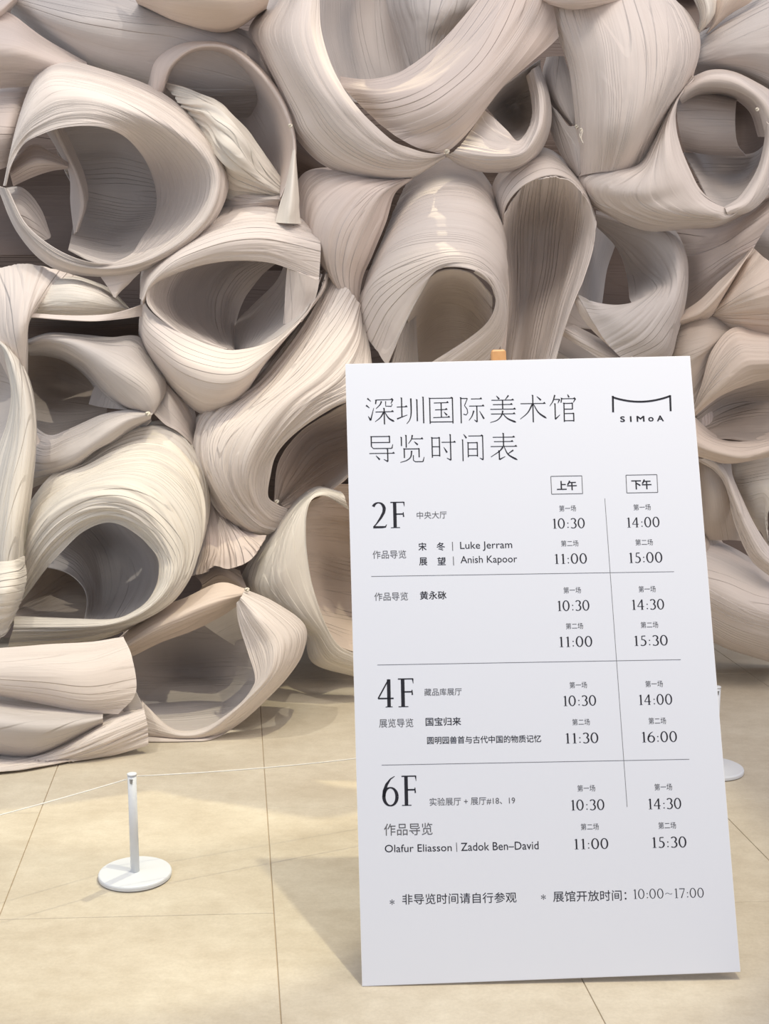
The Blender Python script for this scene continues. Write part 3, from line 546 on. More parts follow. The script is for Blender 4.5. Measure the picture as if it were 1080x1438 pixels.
S('gathered_roll', 'C', ['150 -70 -6;300 -70 -22;520 -70 -14', '155 -20 -10;300 -20 -30;520 -20 -18', '170 2 -8;300 18 -26;508 6 -14', '225 28 4;340 38 -2;500 20 2'], 'k', 1.0, 7, nu=60, nv=40)
U1 = S('inner_roll', 'C', ['192 228 22;178 300 20;205 400 16;290 505 8', '225 225 6;210 300 4;235 400 4;295 495 2', '262 225 4;290 320 2;302 420 2;304 500 2'], 'g', .5, 5, nu=50, nv=40)
S('draped_sheet', 'C', ['180 370 16;195 470 14;245 600 10;312 708 6', '212 420 8;250 500 4;288 600 0;320 700 0', '240 455 6;280 503 2;326 518 -4;328 690 -2'], 'g', .7, 6, nu=50, nv=30)

# ---- V, hollow right of Q
V1 = S('open_roll', 'I', ['260 55 20;450 108 18;612 140 14;676 250 10;690 370 5;676 500 2;637 640 0;590 765 -2;440 810 -4', '260 75 18;440 125 12;585 165 5;645 262 -2;660 375 -6;645 488 -10;600 600 -12;548 690 -13;400 770 -12', '260 95 20;400 145 16;520 190 10;600 280 2;632 375 -6;610 470 -12;550 565 -16;470 655 -17;350 720 -14',
 '260 110 25;350 180 26;430 260 26;500 340 22;560 400 5;555 440 -8;480 510 -15;385 580 -17;285 640 -13', '255 120 30;340 200 34;390 280 38;415 370 36;422 470 14;425 500 -6;342 505 -10;250 490 -10;170 445 -6'], 'g', 1.0, 10, nu=100, nv=80, label='grey hollow with a dark hole, above the right end of the sign')
S('inner_sheet', 'I', ['150 60 85;300 60 85;460 60 85', '150 300 88;300 300 88;460 300 88', '150 560 80;300 560 80;460 560 80'], 'd', .2, 4, parent=V1, nu=20, nv=20)  # added behind the hole, colour darkened to stand for its shade
S('lower_band', 'I', ['167 445 -5;162 490 -5;236 610 -5;430 790 -6', '250 490 -10;290 560 -13;355 640 -15;460 790 -13'], 'p', .3, 5, parent=V1, nu=40, nv=16)
S('inner_sheet', 'I', ['255 100 35;200 300 30;165 460 20', '300 150 50;255 320 48;230 480 36', '350 220 66;310 340 74;285 520 60'], 'g', .3, 4, parent=V1, nu=30, nv=30)
S('flat_strip', 'I', ['152 598 2;280 662 0;450 770 -2', '110 610 -3;240 690 -5;410 785 -6', '92 637 0;200 705 -3;330 785 -4'], 'p', .6, 6, nu=40, nv=20)
S('draped_sheet', 'I', ['90 625 14;200 700 14;330 790 14', '40 700 8;120 750 8;200 800 8', '0 780 12;60 800 12;100 820 12'], 'g', .2, 4, nu=24, nv=16)
S('draped_sheet', 'I', ['160 475 18;200 540 18;255 610 18', '90 600 14;150 605 14;235 612 14'], 'g', .2, 4, nu=20, nv=12)

# ---- X, right side
S('draped_sheet', 'I', ['600 120 22;750 125 16;870 110 14;1000 50 10;1130 -40 5', '660 230 20;760 230 10;870 200 2;970 140 -4;1130 20 -6', '690 400 20;750 370 10;850 300 4;930 250 0;1010 215 0', '660 560 20;740 490 16;830 410 10;920 320 5;1010 240 2'], 'k', .8, 7, nu=70, nv=60, label='grey brown sheet in shade below the round opening')
S('peach_fold', 'I', ['655 545 5;750 485 0;850 390 -3;940 300 -4;1003 232 -5', '650 580 0;760 532 -6;842 450 -9;905 375 -9;992 250 -6', '638 608 5;730 577 2;802 552 0;872 440 0;948 302 0'], 'h', .7, 6, nu=60, nv=30, label='narrow peach fold slanting up to the right')
S('fanned_sheet', 'I', ['800 548 5;880 430 2;945 310 0;1003 226 0', '800 550 2;890 450 -5;980 370 -9;1060 280 -9', '801 551 2;900 485 -7;1010 420 -14;1140 350 -14', '802 553 2;900 530 -5;1010 510 -12;1140 500 -12', '805 557 6;900 605 3;1000 637 3;1140 665 5'], 'h', 1.2, 10, nu=60, nv=70)
S('back_roll', 'I', ['1000 60 25;1080 40 25;1160 20 25', '1000 180 16;1080 180 14;1160 180 14', '1000 280 26;1080 310 24;1160 350 24'], 'g', .3, 4, nu=30, nv=24)
S('draped_sheet', 'I', ['636 604 5;720 577 2;802 555 2;925 618 4', '605 720 5;680 720 -6;780 690 -8;870 650 -2', '592 850 8;660 850 -4;730 800 -7;820 710 -2', '585 1060 10;660 1050 5;722 985 -2;770 850 -3'], 't', .6, 6, nu=60, nv=50)
S('broad_fold', 'I', ['722 988 -3;765 870 -6;812 725 -7;905 622 -3;1000 632 0;1140 662 2', '723 998 -3;785 890 -11;850 780 -15;930 690 -16;1010 690 -16;1140 700 -16', '723 1008 -3;800 915 -13;880 830 -18;960 770 -20;1030 762 -20;1140 762 -20', '723 1016 -3;805 938 -12;885 875 -16;980 822 -17;1040 810 -17;1140 805 -17', '724 1030 -1;800 962 -5;866 917 -8;1000 864 -10;1060 850 -10;1140 832 -10'], 'h', 1.0, 9, nu=80, nv=80, label='broad peach fold right of the top corner of the sign')
S('inner_sheet', 'I', ['735 1012 6;860 905 4;1000 855 2;1140 825 0', '735 1060 8;860 990 32;1000 960 38;1140 960 38', '725 1140 4;860 1140 5;1000 1150 3;1140 1140 3'], 't', .9, 8, nu=60, nv=50)
S('curved_fold', 'J', ['60 225 -3;150 300 10;240 305 14;350 280 14', '60 270 -7;150 320 -2;240 330 -3;350 310 -2', '60 310 -9;150 345 -9;240 358 -11;350 330 -11', '60 350 -3;130 370 -3;200 380 -2;350 356 -2'], 'h', 1.0, 8, nu=60, nv=50)
S('upright_roll', 'J', ['50 360 18;80 460 16;82 560 16;88 620 20', '110 365 6;120 460 -2;130 560 0;135 625 10', '160 370 6;180 460 -2;190 560 2;195 625 12', '205 385 14;215 460 10;232 560 12;240 630 18'], 't', .3, 5, nu=50, nv=40, doff=8)
S('hanging_strip', 'J', ['78 365 3;150 408 0;188 490 0;215 590 -2;262 690 -3;350 760 -3', '110 366 -3;168 414 -7;203 496 -8;232 586 -9;275 676 -9;350 738 -9', '150 370 -4;184 422 -9;214 502 -11;246 580 -12;290 662 -12;350 715 -12', '188 378 0;197 430 -3;224 500 -5;260 575 -7;307 645 -7;350 690 -7'], 'P', 1.1, 9, nu=80, nv=50, doff=8, label='narrow pleated strip hanging right of the sign')
S('upright_roll', 'J', ['190 378 14;225 370 12;280 362 12;360 350 12', '200 450 8;240 450 0;290 440 -5;360 430 -6', '225 520 8;260 520 0;300 510 -4;306 560 -2', '255 580 8;290 600 4;310 640 2;330 690 2'], 'c', .5, 6, nu=50, nv=50, doff=8)
S('low_roll', 'J', ['60 598 14;180 642 12;280 700 8;360 765 6', '75 640 -2;180 675 -6;275 725 -10;360 785 -10', '85 710 -10;180 750 -15;270 800 -18;360 830 -18', '95 790 -12;190 835 -18;270 865 -20;360 890 -20', '108 870 -6;190 912 -11;270 942 -13;360 970 -12', '116 930 8;190 965 6;270 992 6;360 1022 6', '116 930 34;190 960 34;270 980 34;360 1000 34'], 'p', .7, 8, nu=70, nv=80, doff=20, label='wide smooth roll low at the right, just above the floor')

def knot(x, y, d, r=.008, strands=()):
    # a small stitched knot pinching two sheets together, sometimes with loose thread ends
    c = at(x, y, 5.0 + d / 100.0)
    rr = random.Random(int(x * 7 + y)); V = []; Fc = []
    pts = [(c[0] + r * .55 * math.cos(a) * (1 + .3 * math.sin(3 * a)), c[1] - .004 + r * .4 * math.sin(2 * a), c[2] + r * .55 * math.sin(a)) for a in np.linspace(0, 4 * math.pi, 24)]
    V, Fc = tube(pts, r * .42, 6)
    for dx, dz in strands:
        q = [(c[0] + dx * t_ + .003 * math.sin(t_ * 9), c[1] - .012, c[2] + dz * t_ + .004 * math.sin(t_ * 7)) for t_ in np.linspace(0, 1, 14)]
        v, f = tube(q, .0018, 5); b = len(V); V += v; Fc += [tuple(k + b for k in z) for z in f]
    o = mesh_obj('knot', V, Fc, M_THREAD, ART); return o
knot(628, 213, -13, .010); knot(408, 177, -12, .009); knot(783, 48, -5, .008); knot(810, 178, -6, .008)
knot(816, 182, -22, .006, ((.004, -.055), (-.006, -.035))); knot(208, 581, -12, .010); knot(48, 585, -6, .007); knot(1063, 154, -16, .008); knot(347, 828, -30, .010); knot(389, 704, -6, .009)

# ---- the rolls that stand behind the sign, so that the mass goes on when seen from the side
def ring_roll(cx, cy, r, vx, vy, d, mat):
    rows = []
    for s_, o_, dd in ((1.12, 1.0, 26), (1.14, .6, 6), (1.06, .2, -6), (1.0, 0, -9), (.93, .12, 0), (.78, .5, 26), (.62, .7, 50)):
        rows.append(';'.join('%.1f %.1f %.1f' % (cx + vx * o_ + r * s_ * math.cos(a), cy + vy * o_ + r * s_ * (.9 + .1 * math.sin(2 * a + cx)) * math.sin(a), d + dd + 5 * math.sin(a * 2 + cy)) for a in np.linspace(-1.2, 2 * math.pi - 1.2, 15)))
    S('open_roll', 'P', rows, mat, 1.2, 9, crease=(3,), nu=80, nv=50)
for q in ((620, 635, 60, 20, 20, 40, 'p'), (745, 620, 72, 20, 30, 34, 'g'), (890, 600, 78, 30, -20, 16, 'k'), (615, 765, 78, 25, 35, 22, 'c'), (770, 760, 84, -30, 30, 18, 'p'), (910, 770, 74, 30, 25, 24, 'h'), (650, 890, 62, -20, -25, 30, 'k'), (800, 895, 60, 20, -25, 34, 'p')):
    ring_roll(*q)

# ---- added filler sheets behind the rolls, the shade of the gaps put into their colour
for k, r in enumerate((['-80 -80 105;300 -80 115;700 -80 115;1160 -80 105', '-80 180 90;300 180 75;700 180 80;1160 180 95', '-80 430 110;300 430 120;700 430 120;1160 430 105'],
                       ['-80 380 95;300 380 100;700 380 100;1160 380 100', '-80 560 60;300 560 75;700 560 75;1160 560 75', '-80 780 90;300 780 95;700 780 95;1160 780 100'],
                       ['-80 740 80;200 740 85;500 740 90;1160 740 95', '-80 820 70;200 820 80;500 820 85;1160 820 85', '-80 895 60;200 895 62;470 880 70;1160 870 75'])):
    S('shade_backing', 'P', r, 'd', .8, 8, nu=70, nv=40, doff=32)


for o in list(ART.children):
    o.location = (0, -5.0, 0)

# ------------------------------------------------------------------ stanchions and cords
PH = 0.312
def stanchion(x, y, label):
    t = empty('stanchion', (x, y, 0)); tag(t, label, 'stanchion', group='white barrier stanchions')
    V, Fc = lathe([(0.098, 0.0005), (0.104, 0.004), (0.1045, 0.012), (0.103, 0.0155), (0.100, 0.017), (0.0, 0.0175)][:5], 72)
    o = mesh_obj('base_plate', V, Fc, M_WHITE, t); o.data.polygons.foreach_set('use_smooth', [len(p.vertices) == 4 and False for p in o.data.polygons])
    V, Fc = lathe([(0.0125, 0.016), (0.0125, PH - 0.006), (0.0118, PH - 0.006), (0.0118, PH - 0.0045)], 32)
    p = mesh_obj('pole', V, Fc, M_WHITE, t)
    V, Fc = lathe([(0.0135, PH - 0.0048), (0.0138, PH - 0.003), (0.0135, PH - 0.0006), (0.012, PH)], 32)
    mesh_obj('cap', V, Fc, M_WHITE, t)
    V, Fc = box(-0.0035, 0.0035, -0.0142, -0.011, PH - 0.026, PH - 0.017)
    mesh_obj('cord_clip', V, Fc, M_METAL, t, smooth=False)
    V, Fc = box(-0.0052, 0.0052, -0.0136, -0.010, PH - 0.016, PH - 0.0135)
    mesh_obj('cord_slot', V, Fc, M_METAL, t, smooth=False)
    return t
s1 = floor_pt(190, 1231); s2 = floor_pt(1002, 1083)
stanchion(s1[0], s1[1], 'low white post on a round base in front of the sculpture, left of the sign')
stanchion(s2[0], s2[1], 'low white post half hidden behind the right edge of the sign')

def cord(name, a, b, sag, label):
    pts = [(a[0] + (b[0] - a[0]) * t, a[1] + (b[1] - a[1]) * t, a[2] + (b[2] - a[2]) * t - sag * 4 * t * (1 - t)) for t in np.linspace(0, 1, 33)]
    V, Fc = tube(pts, 0.0018, 8)
    o = mesh_obj(name, V, Fc, M_ROPE); tag(o, label, 'cord'); return o
A = (s1[0], s1[1], PH - 0.010); B = (s2[0], s2[1], PH - 0.012)
cord('barrier_cord', (A[0] + .0145, A[1] + .004, A[2]), (B[0] - .0145, B[1] - .004, B[2]), 0.055, 'thin white cord running right from the left post towards the sign')
# the next post along stands outside the frame to the left
C3 = (-1.75, 2.62, PH - 0.012)
cord('barrier_cord', (A[0] - .0145, A[1] - .006, A[2] - .006), C3, 0.02, 'thin white cord running from the left post down out of frame')
t3 = stanchion(C3[0] - .016, C3[1], 'low white post outside the frame on the left')

# ------------------------------------------------------------------ the sign board
BX, BY, BYAW, BLEAN, BTILT, BW, BH = -0.0539, 2.7876, 0.0253, 0.3486, 0.0234, 0.9204, 1.5645
be = np.array([math.cos(BYAW), math.sin(BYAW), 0]); bk = np.array([-be[1], be[0], 0])
bu = math.cos(BLEAN) * np.array([0, 0, 1]) + math.sin(BLEAN) * bk
e2 = be * math.cos(BTILT) + bu * math.sin(BTILT); u2 = -be * math.sin(BTILT) + bu * math.cos(BTILT)
bn = np.cross(e2, u2)          # towards the viewer
BO = np.array([BX, BY, 0.001])
from mathutils import Matrix
sign = empty('sign_board')
sign.matrix_world = Matrix(((e2[0], u2[0], bn[0], BO[0]), (e2[1], u2[1], bn[1], BO[1]), (e2[2], u2[2], bn[2], BO[2]), (0, 0, 0, 1)))
tag(sign, 'tall white timetable board in Chinese leaning back on an easel on the floor', 'sign')
V, Fc = box(0, BW, 0, BH, -0.006, 0)
bo = mesh_obj('panel', V, Fc, M_EDGE, sign, smooth=False)
V, Fc = box(0.0012, BW - 0.0012, 0.0012, BH - 0.0012, 0.0, 0.0004)
mesh_obj('printed_face', V, Fc, M_BOARD, sign, smooth=False)

def bp(x, y):
    """board coordinates (metres right, up) of the board point seen at photo pixel (x, y)"""
    r = ray(x, y); t = ((BO - _C) @ bn) / (r @ bn); p = _C + r * t - BO
    return np.array([p @ e2, p @ u2])

INKZ = 0.0009
def ink(name, polys, label=None, mat=None):
    """polys: list of convex outlines in board coordinates"""
    V = []; Fc = []
    for p in polys:
        b = len(V); n = len(p)
        V += [(q[0], q[1], INKZ) for q in p]; Fc.append(tuple(range(b, b + n)))
    o = mesh_obj(name, V, Fc, mat or M_INK, sign, smooth=False)
    if label: o['label'] = label
    return o

def ribbon(pts, wid):
    """polygon strips along a polyline with a width at each point"""
    pts = [np.array(p, float) for p in pts]; L = []; R = []; out = []
    for i, p in enumerate(pts):
        t = pts[min(i + 1, len(pts) - 1)] - pts[max(i - 1, 0)]; t = t / (np.linalg.norm(t) + 1e-9)
        nn = np.array([-t[1], t[0]]) * wid[i] / 2; L.append(p + nn); R.append(p - nn)
    for i in range(len(pts) - 1): out.append([L[i], R[i], R[i + 1], L[i + 1]])
    return out

def arc(cx, cy, rx, ry, a0, a1, n=14, thick=.1, thin=.05, lean=0.0):
    """stressed arc: thick where it runs upright, thin at top and bottom"""
    P = []; Wd = []
    for k in range(n + 1):
        a = math.radians(a0 + (a1 - a0) * k / n); P.append((cx + rx * math.cos(a), cy + ry * math.sin(a)))
        c = abs(math.cos(a - lean)); Wd.append(thin + (thick - thin) * c ** 1.4)
    return ribbon(P, Wd)

def serif_glyph(ch, k=.085, h=.04):
    """old-style serif digits and capitals, height 1; returns (polys, advance)"""
    o = []
    if ch == '0': o = arc(.28, .5, .235, .48, 0, 360, 36, k, h); a = .62
    elif ch == '1':
        o = ribbon([(.25, .02), (.25, .97)], [k, k]) + ribbon([(.11, .015), (.39, .015)], [.03, .03]) + ribbon([(.25, .97), (.19, .90), (.10, .865)], [.05, .045, .02]); a = .44
    elif ch == '2':
        o = arc(.25, .73, .215, .25, 155, 0, 16, k, h) + ribbon([(.465, .73), (.44, .6), (.33, .4), (.17, .18), (.05, .04)], [k, k * .9, k * .75, h, h])
        o += ribbon([(.04, .04), (.38, .04), (.50, .05), (.545, .14)], [.08, .08, .06, .02]); a = .60
    elif ch == '3':
        o = arc(.23, .76, .19, .215, 150, -70, 16, k, h) + arc(.21, .28, .235, .265, 75, -135, 18, k, h); a = .53
    elif ch == '4':
        o = ribbon([(.40, .0), (.40, .98)], [k, k]) + ribbon([(.40, .98), (.03, .31)], [h, h]) + ribbon([(.03, .31), (.56, .31)], [.05, .05]) + ribbon([(.28, .012), (.52, .012)], [.025, .025]); a = .62
    elif ch == '5':
        o = arc(.21, .31, .235, .29, 105, -130, 18, k, h) + ribbon([(.15, .59), (.17, .95)], [h, h]) + ribbon([(.17, .94), (.44, .95)], [.075, .075]); a = .53
    elif ch == '6':
        o = arc(.29, .31, .235, .30, 0, 360, 30, k, h) + ribbon([(.055, .31), (.075, .5), (.16, .72), (.30, .90), (.45, .99)], [k, k, k * .8, h, .02]); a = .60
    elif ch == '7':
        o = ribbon([(.03, .95), (.50, .95)], [.07, .07]) + ribbon([(.48, .93), (.18, 0)], [h, k]); a = .55
    elif ch == '8': o = arc(.26, .74, .17, .23, 0, 360, 26, k * .9, h) + arc(.26, .27, .215, .265, 0, 360, 26, k, h); a = .56
    elif ch == '9':
        o = arc(.25, .69, .215, .28, 0, 360, 26, k, h) + ribbon([(.465, .69), (.44, .45), (.30, .18), (.1, .02)], [k, k, h, .02]); a = .56
    elif ch == ':':
        d = .055; o = [[(.13 + d * math.cos(q * .785), y + d * math.sin(q * .785)) for q in range(8)] for y in (.10, .52)]; a = .27
    elif ch == 'F':
        o = ribbon([(.24, .02), (.24, .98)], [.125, .125]) + ribbon([(.08, .012), (.42, .012)], [.028, .028]) + ribbon([(.08, .985), (.60, .985)], [.04, .04])
        o += ribbon([(.585, .99), (.60, .82)], [.055, .012]) + ribbon([(.24, .53), (.56, .53)], [.05, .05]) + ribbon([(.555, .60), (.565, .42)], [.03, .05]); a = .66
    elif ch == '~': o = ribbon([(.05, .42), (.15, .52), (.27, .54), (.42, .44), (.55, .40), (.66, .50)], [.04] * 6); a = .72
    else: a = .3
    return o, a

def serif_text(s, x0, x1, yb, yt, y1b=None, k=.085, h=.045, name='time_print', label=None, mat=None, gap=.045):
    """text whose ink spans photo pixels x0..x1, baseline yb (y1b at the right end), digit tops yt"""
    if y1b is None: y1b = yb - (x1 - x0) * 0.018
    A, B, T = bp(x0, yb), bp(x1, y1b), bp(x0, yt)
    polys = []; x = 0
    for ch in s:
        g_, a = serif_glyph(ch, k, h)
        polys += [[(q[0] + x, q[1]) for q in p] for p in g_]; x += a + gap
    xs = [q[0] for p in polys for q in p]; m0, m1 = min(xs), max(xs)
    ax = (B - A) / (m1 - m0); ay = T - A; ay = np.array([-ax[1], ax[0]]) / np.linalg.norm(ax) * np.linalg.norm(ay)
    out = [[A + ax * (q[0] - m0) + ay * q[1] for q in p] for p in polys]
    return ink(name, out, label, mat)

def font_text(s, x0, x1, yb, yt, y1b=None, thin=0.0, name='caption_print', label=None, mat=None, bold=0.0):
    """printed line whose ink box spans x0..x1 and yb (bottom, left end)..yt (top)"""
    if y1b is None: y1b = yb - (x1 - x0) * 0.018
    c = bpy.data.curves.new(name, 'FONT'); c.body = s; c.offset = thin; c.resolution_u = 3
    o = bpy.data.objects.new(name, c); COL.objects.link(o)
    dg = bpy.context.evaluated_depsgraph_get(); dg.update()
    me = bpy.data.meshes.new_from_object(o.evaluated_get(dg)); bpy.data.objects.remove(o); bpy.data.curves.remove(c)
    n = len(me.vertices); co = np.empty(n * 3, np.float32); me.vertices.foreach_get('co', co); co = co.reshape(-1, 3)
    m0, m1 = co.min(0), co.max(0)
    A, B, T = bp(x0, yb), bp(x1, y1b), bp(x0, yt)
    ax = (B - A) / (m1[0] - m0[0]); ay = np.array([-ax[1], ax[0]]) / np.linalg.norm(ax) * np.linalg.norm(T - A) / (m1[1] - m0[1])
    xy = A + ax * (co[:, 0:1] - m0[0]) + ay * (co[:, 1:2] - m0[1])
    me.vertices.foreach_set('co', np.c_[xy, np.full(n, INKZ)].astype(np.float32).ravel()); me.update()
    if bold:      # heavier weight: the same outlines laid side by side
        import bmesh
        s_ = np.linalg.norm(bp(x0 + 1, yb) - A) * bold; B0 = bmesh.new()
        for k_ in (-1, 0, 1):
            for r_ in (-.6, .6):
                n0 = len(B0.verts); B0.from_mesh(me); B0.verts.ensure_lookup_table()
                bmesh.ops.translate(B0, verts=B0.verts[n0:], vec=(s_ * k_ / 2, s_ * r_ / 2, 1e-6 * (k_ + r_)))
        B0.to_mesh(me); B0.free()
    me.name = name; me.materials.clear(); me.materials.append(mat or M_INK)
    ob = bpy.data.objects.new(name, me); COL.objects.link(ob); ob.parent = sign
    if label: ob['label'] = label
    return ob

def rule(x0, y0, x1, y1, wpx=0.6, name='rule_line', mat=None):
    A, B = bp(x0, y0), bp(x1, y1); s = np.linalg.norm(B - A) / math.hypot(x1 - x0, y1 - y0) * wpx
    return ink(name, ribbon([A, B], [s, s]), mat=mat or M_INK2)

HAN = {   # strokes of each heading character on a 100 grid; kind: h level, v upright, d falling and tapering, t dot, l plain line
 'shen': 'd 5 95 17 84|d 0 70 12 60|t 7 30 15 15|r 15 15 27 60|v 36 88 34 74|h 36 89 96 90|d 96 90 89 75|d 55 84 50 72 35 57|l 70 84 70 66 90 65 93 73|h 33 45 97 46|v 64 58 64 0|d 62 44 50 25 31 10|p 66 44 80 22 99 10',
 'zhen': 'h 0 62 38 63|v 18 95 18 26|r 0 19 38 33|d 52 93 52 40 46 15 35 1|v 74 88 74 10|v 97 97 97 2',
 'guo': 'v 6 93 6 0|h 6 92 94 92|v 94 93 94 0|l 6 6 94 6|h 22 75 78 76|h 26 50 73 51|h 18 22 82 23|v 50 75 50 22|t 60 42 72 30',
 'ji': 'v 8 93 8 0|l 8 90 34 90|l 34 90 22 64 32 51 34 38 28 30 17 33|h 48 88 90 88|h 40 62 98 62|v 70 62 70 4|r 70 4 59 12|d 58 45 50 25 38 10|t 80 44 97 15',
 'mei': 't 28 98 38 86|d 72 99 60 84|h 10 82 90 82|h 15 66 85 66|h 5 49 96 49|v 50 82 50 49|h 7 32 94 32|d 50 44 46 28 30 10 4 1|p 50 32 68 14 97 1',
 'shu': 'h 4 68 96 68|v 50 98 50 0|d 48 66 30 35 2 12|p 52 66 70 35 99 14|t 65 94 80 80',
 'guan': 'd 20 98 12 75 0 58|l 14 82 38 82|d 38 82 31 68|v 20 66 20 10|r 20 10 38 26|t 68 100 74 89|v 46 86 43 70|h 46 84 98 84|d 98 84 90 70|v 54 68 54 0|l 54 67 86 67|v 86 68 86 45|l 54 46 86 46|l 54 30 90 30|v 90 31 90 1|l 54 4 90 4',
 'dao': 'l 12 94 80 94|v 80 95 80 70|l 14 72 80 72|v 12 94 12 58|l 12 58 19 50 88 50|r 88 50 92 65|h 4 32 97 32|v 72 46 72 2|r 72 2 57 10|t 28 24 42 9',
 'lan': 'v 10 90 10 58|v 28 97 28 52|d 52 98 48 82 36 66|h 47 84 92 84|t 58 74 72 62|v 20 48 20 14|l 20 47 76 47|v 76 48 76 16|d 48 40 44 18 28 5 4 -2|l 54 24 54 5 61 0 90 0|r 90 0 95 17',
 'shi': 'v 10 88 10 14|l 10 86 38 86|v 38 88 38 18|l 10 54 38 54|l 10 22 38 22|h 46 70 99 70|v 80 98 80 4|r 80 4 65 12|t 54 52 66 32',
 'jian': 't 14 99 26 84|v 10 78 10 0|h 34 92 93 92|v 93 93 93 4|r 93 4 79 11|v 32 68 32 14|l 32 67 70 67|v 70 68 70 16|l 32 44 70 44|l 32 20 70 20',
 'biao': 'h 12 86 90 86|h 16 70 84 70|h 4 52 97 52|v 50 100 50 52|d 48 50 34 34 4 14|v 34 36 34 4|r 34 4 55 15|p 52 50 66 22 98 2|d 84 38 64 24'}
def han_char(key):
    out = []
    for st in HAN[key].split('|'):
        k_, *n_ = st.split(); n_ = list(map(float, n_)); P_ = np.array(n_).reshape(-1, 2)
        if len(P_) > 2:
            tt = np.linspace(0, len(P_) - 1, (len(P_) - 1) * 5 + 1)
            Q_ = P_ if k_ == 'l' else catmull(P_, tt)
        else: Q_ = P_
        m_ = len(Q_)
        if k_ == 'h':
            out += ribbon(Q_, [2.9] * m_); e_ = Q_[-1]; out.append([e_ + (-9, 1), e_ + (-3, 5.5), e_ + (2, -1), e_ + (-8, -1.2)])
        elif k_ == 'v':
            out += ribbon(Q_, [4.4] * m_); s_ = Q_[0]; out.append([s_ + (-4, 2), s_ + (-1.8, -4), s_ + (2, -4), s_ + (2.4, 1)])
        elif k_ == 'l': out += ribbon(Q_, [3.2] * m_)
        elif k_ == 'd': out += ribbon(Q_, list(np.linspace(5.6, 2.0, m_)))
        elif k_ == 'p': out += ribbon(Q_, list(np.linspace(2.4, 6.4, m_ - 1)) + [2.0])
        elif k_ == 't': out += ribbon([Q_[0], (Q_[0] + Q_[-1]) / 2, Q_[-1]], [1.5, 4.5, 6.0])
        elif k_ == 'r': out += ribbon(Q_, list(np.linspace(5, 1.8, m_)))
    return out
for keys, spans, ya, yb_, hgt, lab in ((('shen', 'zhen', 'guo', 'ji', 'mei', 'shu', 'guan'), ((514.8, 554.2), (557.8, 596.3), (602, 638.4), (645, 681), (687, 726), (730, 768), (772.6, 809.6)), 596.3, 592.2, 38.6, 'large thin dark Chinese heading, upper line'),
                                   (('dao', 'lan', 'shi', 'jian', 'biao'), ((517.6, 555.4), (560.7, 597.8), (603.7, 640.7), (647, 681), (688, 727.5)), 649.2, 646.6, 38.2, 'large thin dark Chinese heading, lower line')):
    pol = []
    X0, X1 = spans[0][0], spans[-1][1]
    for key, (a_, b_) in zip(keys, spans):
        f0, f1 = (a_ - X0) / (X1 - X0), (b_ - X0) / (X1 - X0)
        y0_, y1_ = ya + (yb_ - ya) * f0, ya + (yb_ - ya) * f1
        O_, Xv = bp(a_, y0_), bp(b_, y1_); Yv = bp(a_ - .9, y0_ - hgt)
        ax_, ay_ = (Xv - O_) / 100, (Yv - O_) / 100
        pol += [[O_ + ax_ * q[0] + ay_ * q[1] for q in p] for p in han_char(key)]
    ink('title_print', pol, lab)
# emblem: hanging curve between two posts, letters below
c0, c1 = bp(860.5, 557.5), bp(941.5, 556)
pts = [bp(860 + 81 * t, 557.8 - 1.6 * t + 7.2 * 4 * t * (1 - t)) for t in np.linspace(0, 1, 17)]
wd = np.linalg.norm(bp(862, 560) - bp(860, 560)) * 1.35
em = ribbon(pts, [wd] * 17) + ribbon([bp(860.6, 556), bp(861.0, 579)], [wd, wd]) + ribbon([bp(941, 555), bp(941.8, 577.5)], [wd, wd])
ink('emblem', em, 'dark emblem of a sagging bar between two short posts')
for ch, x0, x1, yt in (('S', 871.5, 877.5, 585), ('I', 885.2, 886.9, 584.7), ('M', 894.5, 905, 584.4), ('o', 910.8, 917.8, 586), ('A', 923, 932, 583.8)):
    font_text(ch, x0, x1, 592.6 - (x0 - 871) * .02, yt, bold=.6, name='emblem_letter')
for x0, y0, x1, y1, s, tx0, tx1, tyb, tyt in ((773.5, 669, 817, 694, '上午', 782.5, 810, 688.5, 675.5), (879, 667.3, 922.5, 692.3, '下午', 887.5, 915, 687.2, 673.8)):
    p = [bp(x0, y0), bp(x1, y0 - .8), bp(x1 + 1.2, y1 - .8), bp(x0 + 1.2, y1)]
    s_ = np.linalg.norm(p[1] - p[0]) / 44 * .9
    ink('heading_box', sum([ribbon([p[i], p[(i + 1) % 4]], [s_, s_]) for i in range(4)], []), mat=M_INK2)
    font_text(s, tx0, tx1, tyb, tyt, bold=.7, name='heading_print')
for s, x0, x1, yb, yt in (('2F', 523, 569, 742, 705.5), ('4F', 530.5, 581.5, 993.5, 953.5), ('6F', 537, 585.5, 1132, 1090)):
    serif_text(s, x0, x1, yb, yt, k=.12, h=.045, name='floor_number_print', label='large black serif floor number', gap=0.02)
rows = [(785.5, 809, 718.5, 709.8, '第一场'), (889.8, 914, 716.8, 708.2, '第一场'), (788, 812.5, 767.6, 759, '第二场'), (892.5, 917, 766, 757.4, '第二场'),
        (791.5, 816, 833.3, 824.6, '第一场'), (897, 921, 831.8, 823, '第一场'), (794.8, 819, 883.6, 875, '第二场'), (900, 924.5, 882, 873.3, '第二场'),
        (800, 824.5, 966.6, 957.6, '第一场'), (906.5, 931, 965, 956, '第一场'), (803.8, 828.5, 1018.6, 1009.6, '第二场'), (911, 935.5, 1017, 1007.8, '第二场'),
        (811, 836, 1111.6, 1102.5, '第一场'), (919.3, 944, 1110, 1100.6, '第一场'), (815.8, 841, 1165.7, 1156.5, '第二场'), (924.8, 949.5, 1164, 1154.6, '第二场')]
for x0, x1, yb, yt, s in rows: font_text(s, x0, x1, yb, yt, name='session_print', mat=M_INK2)
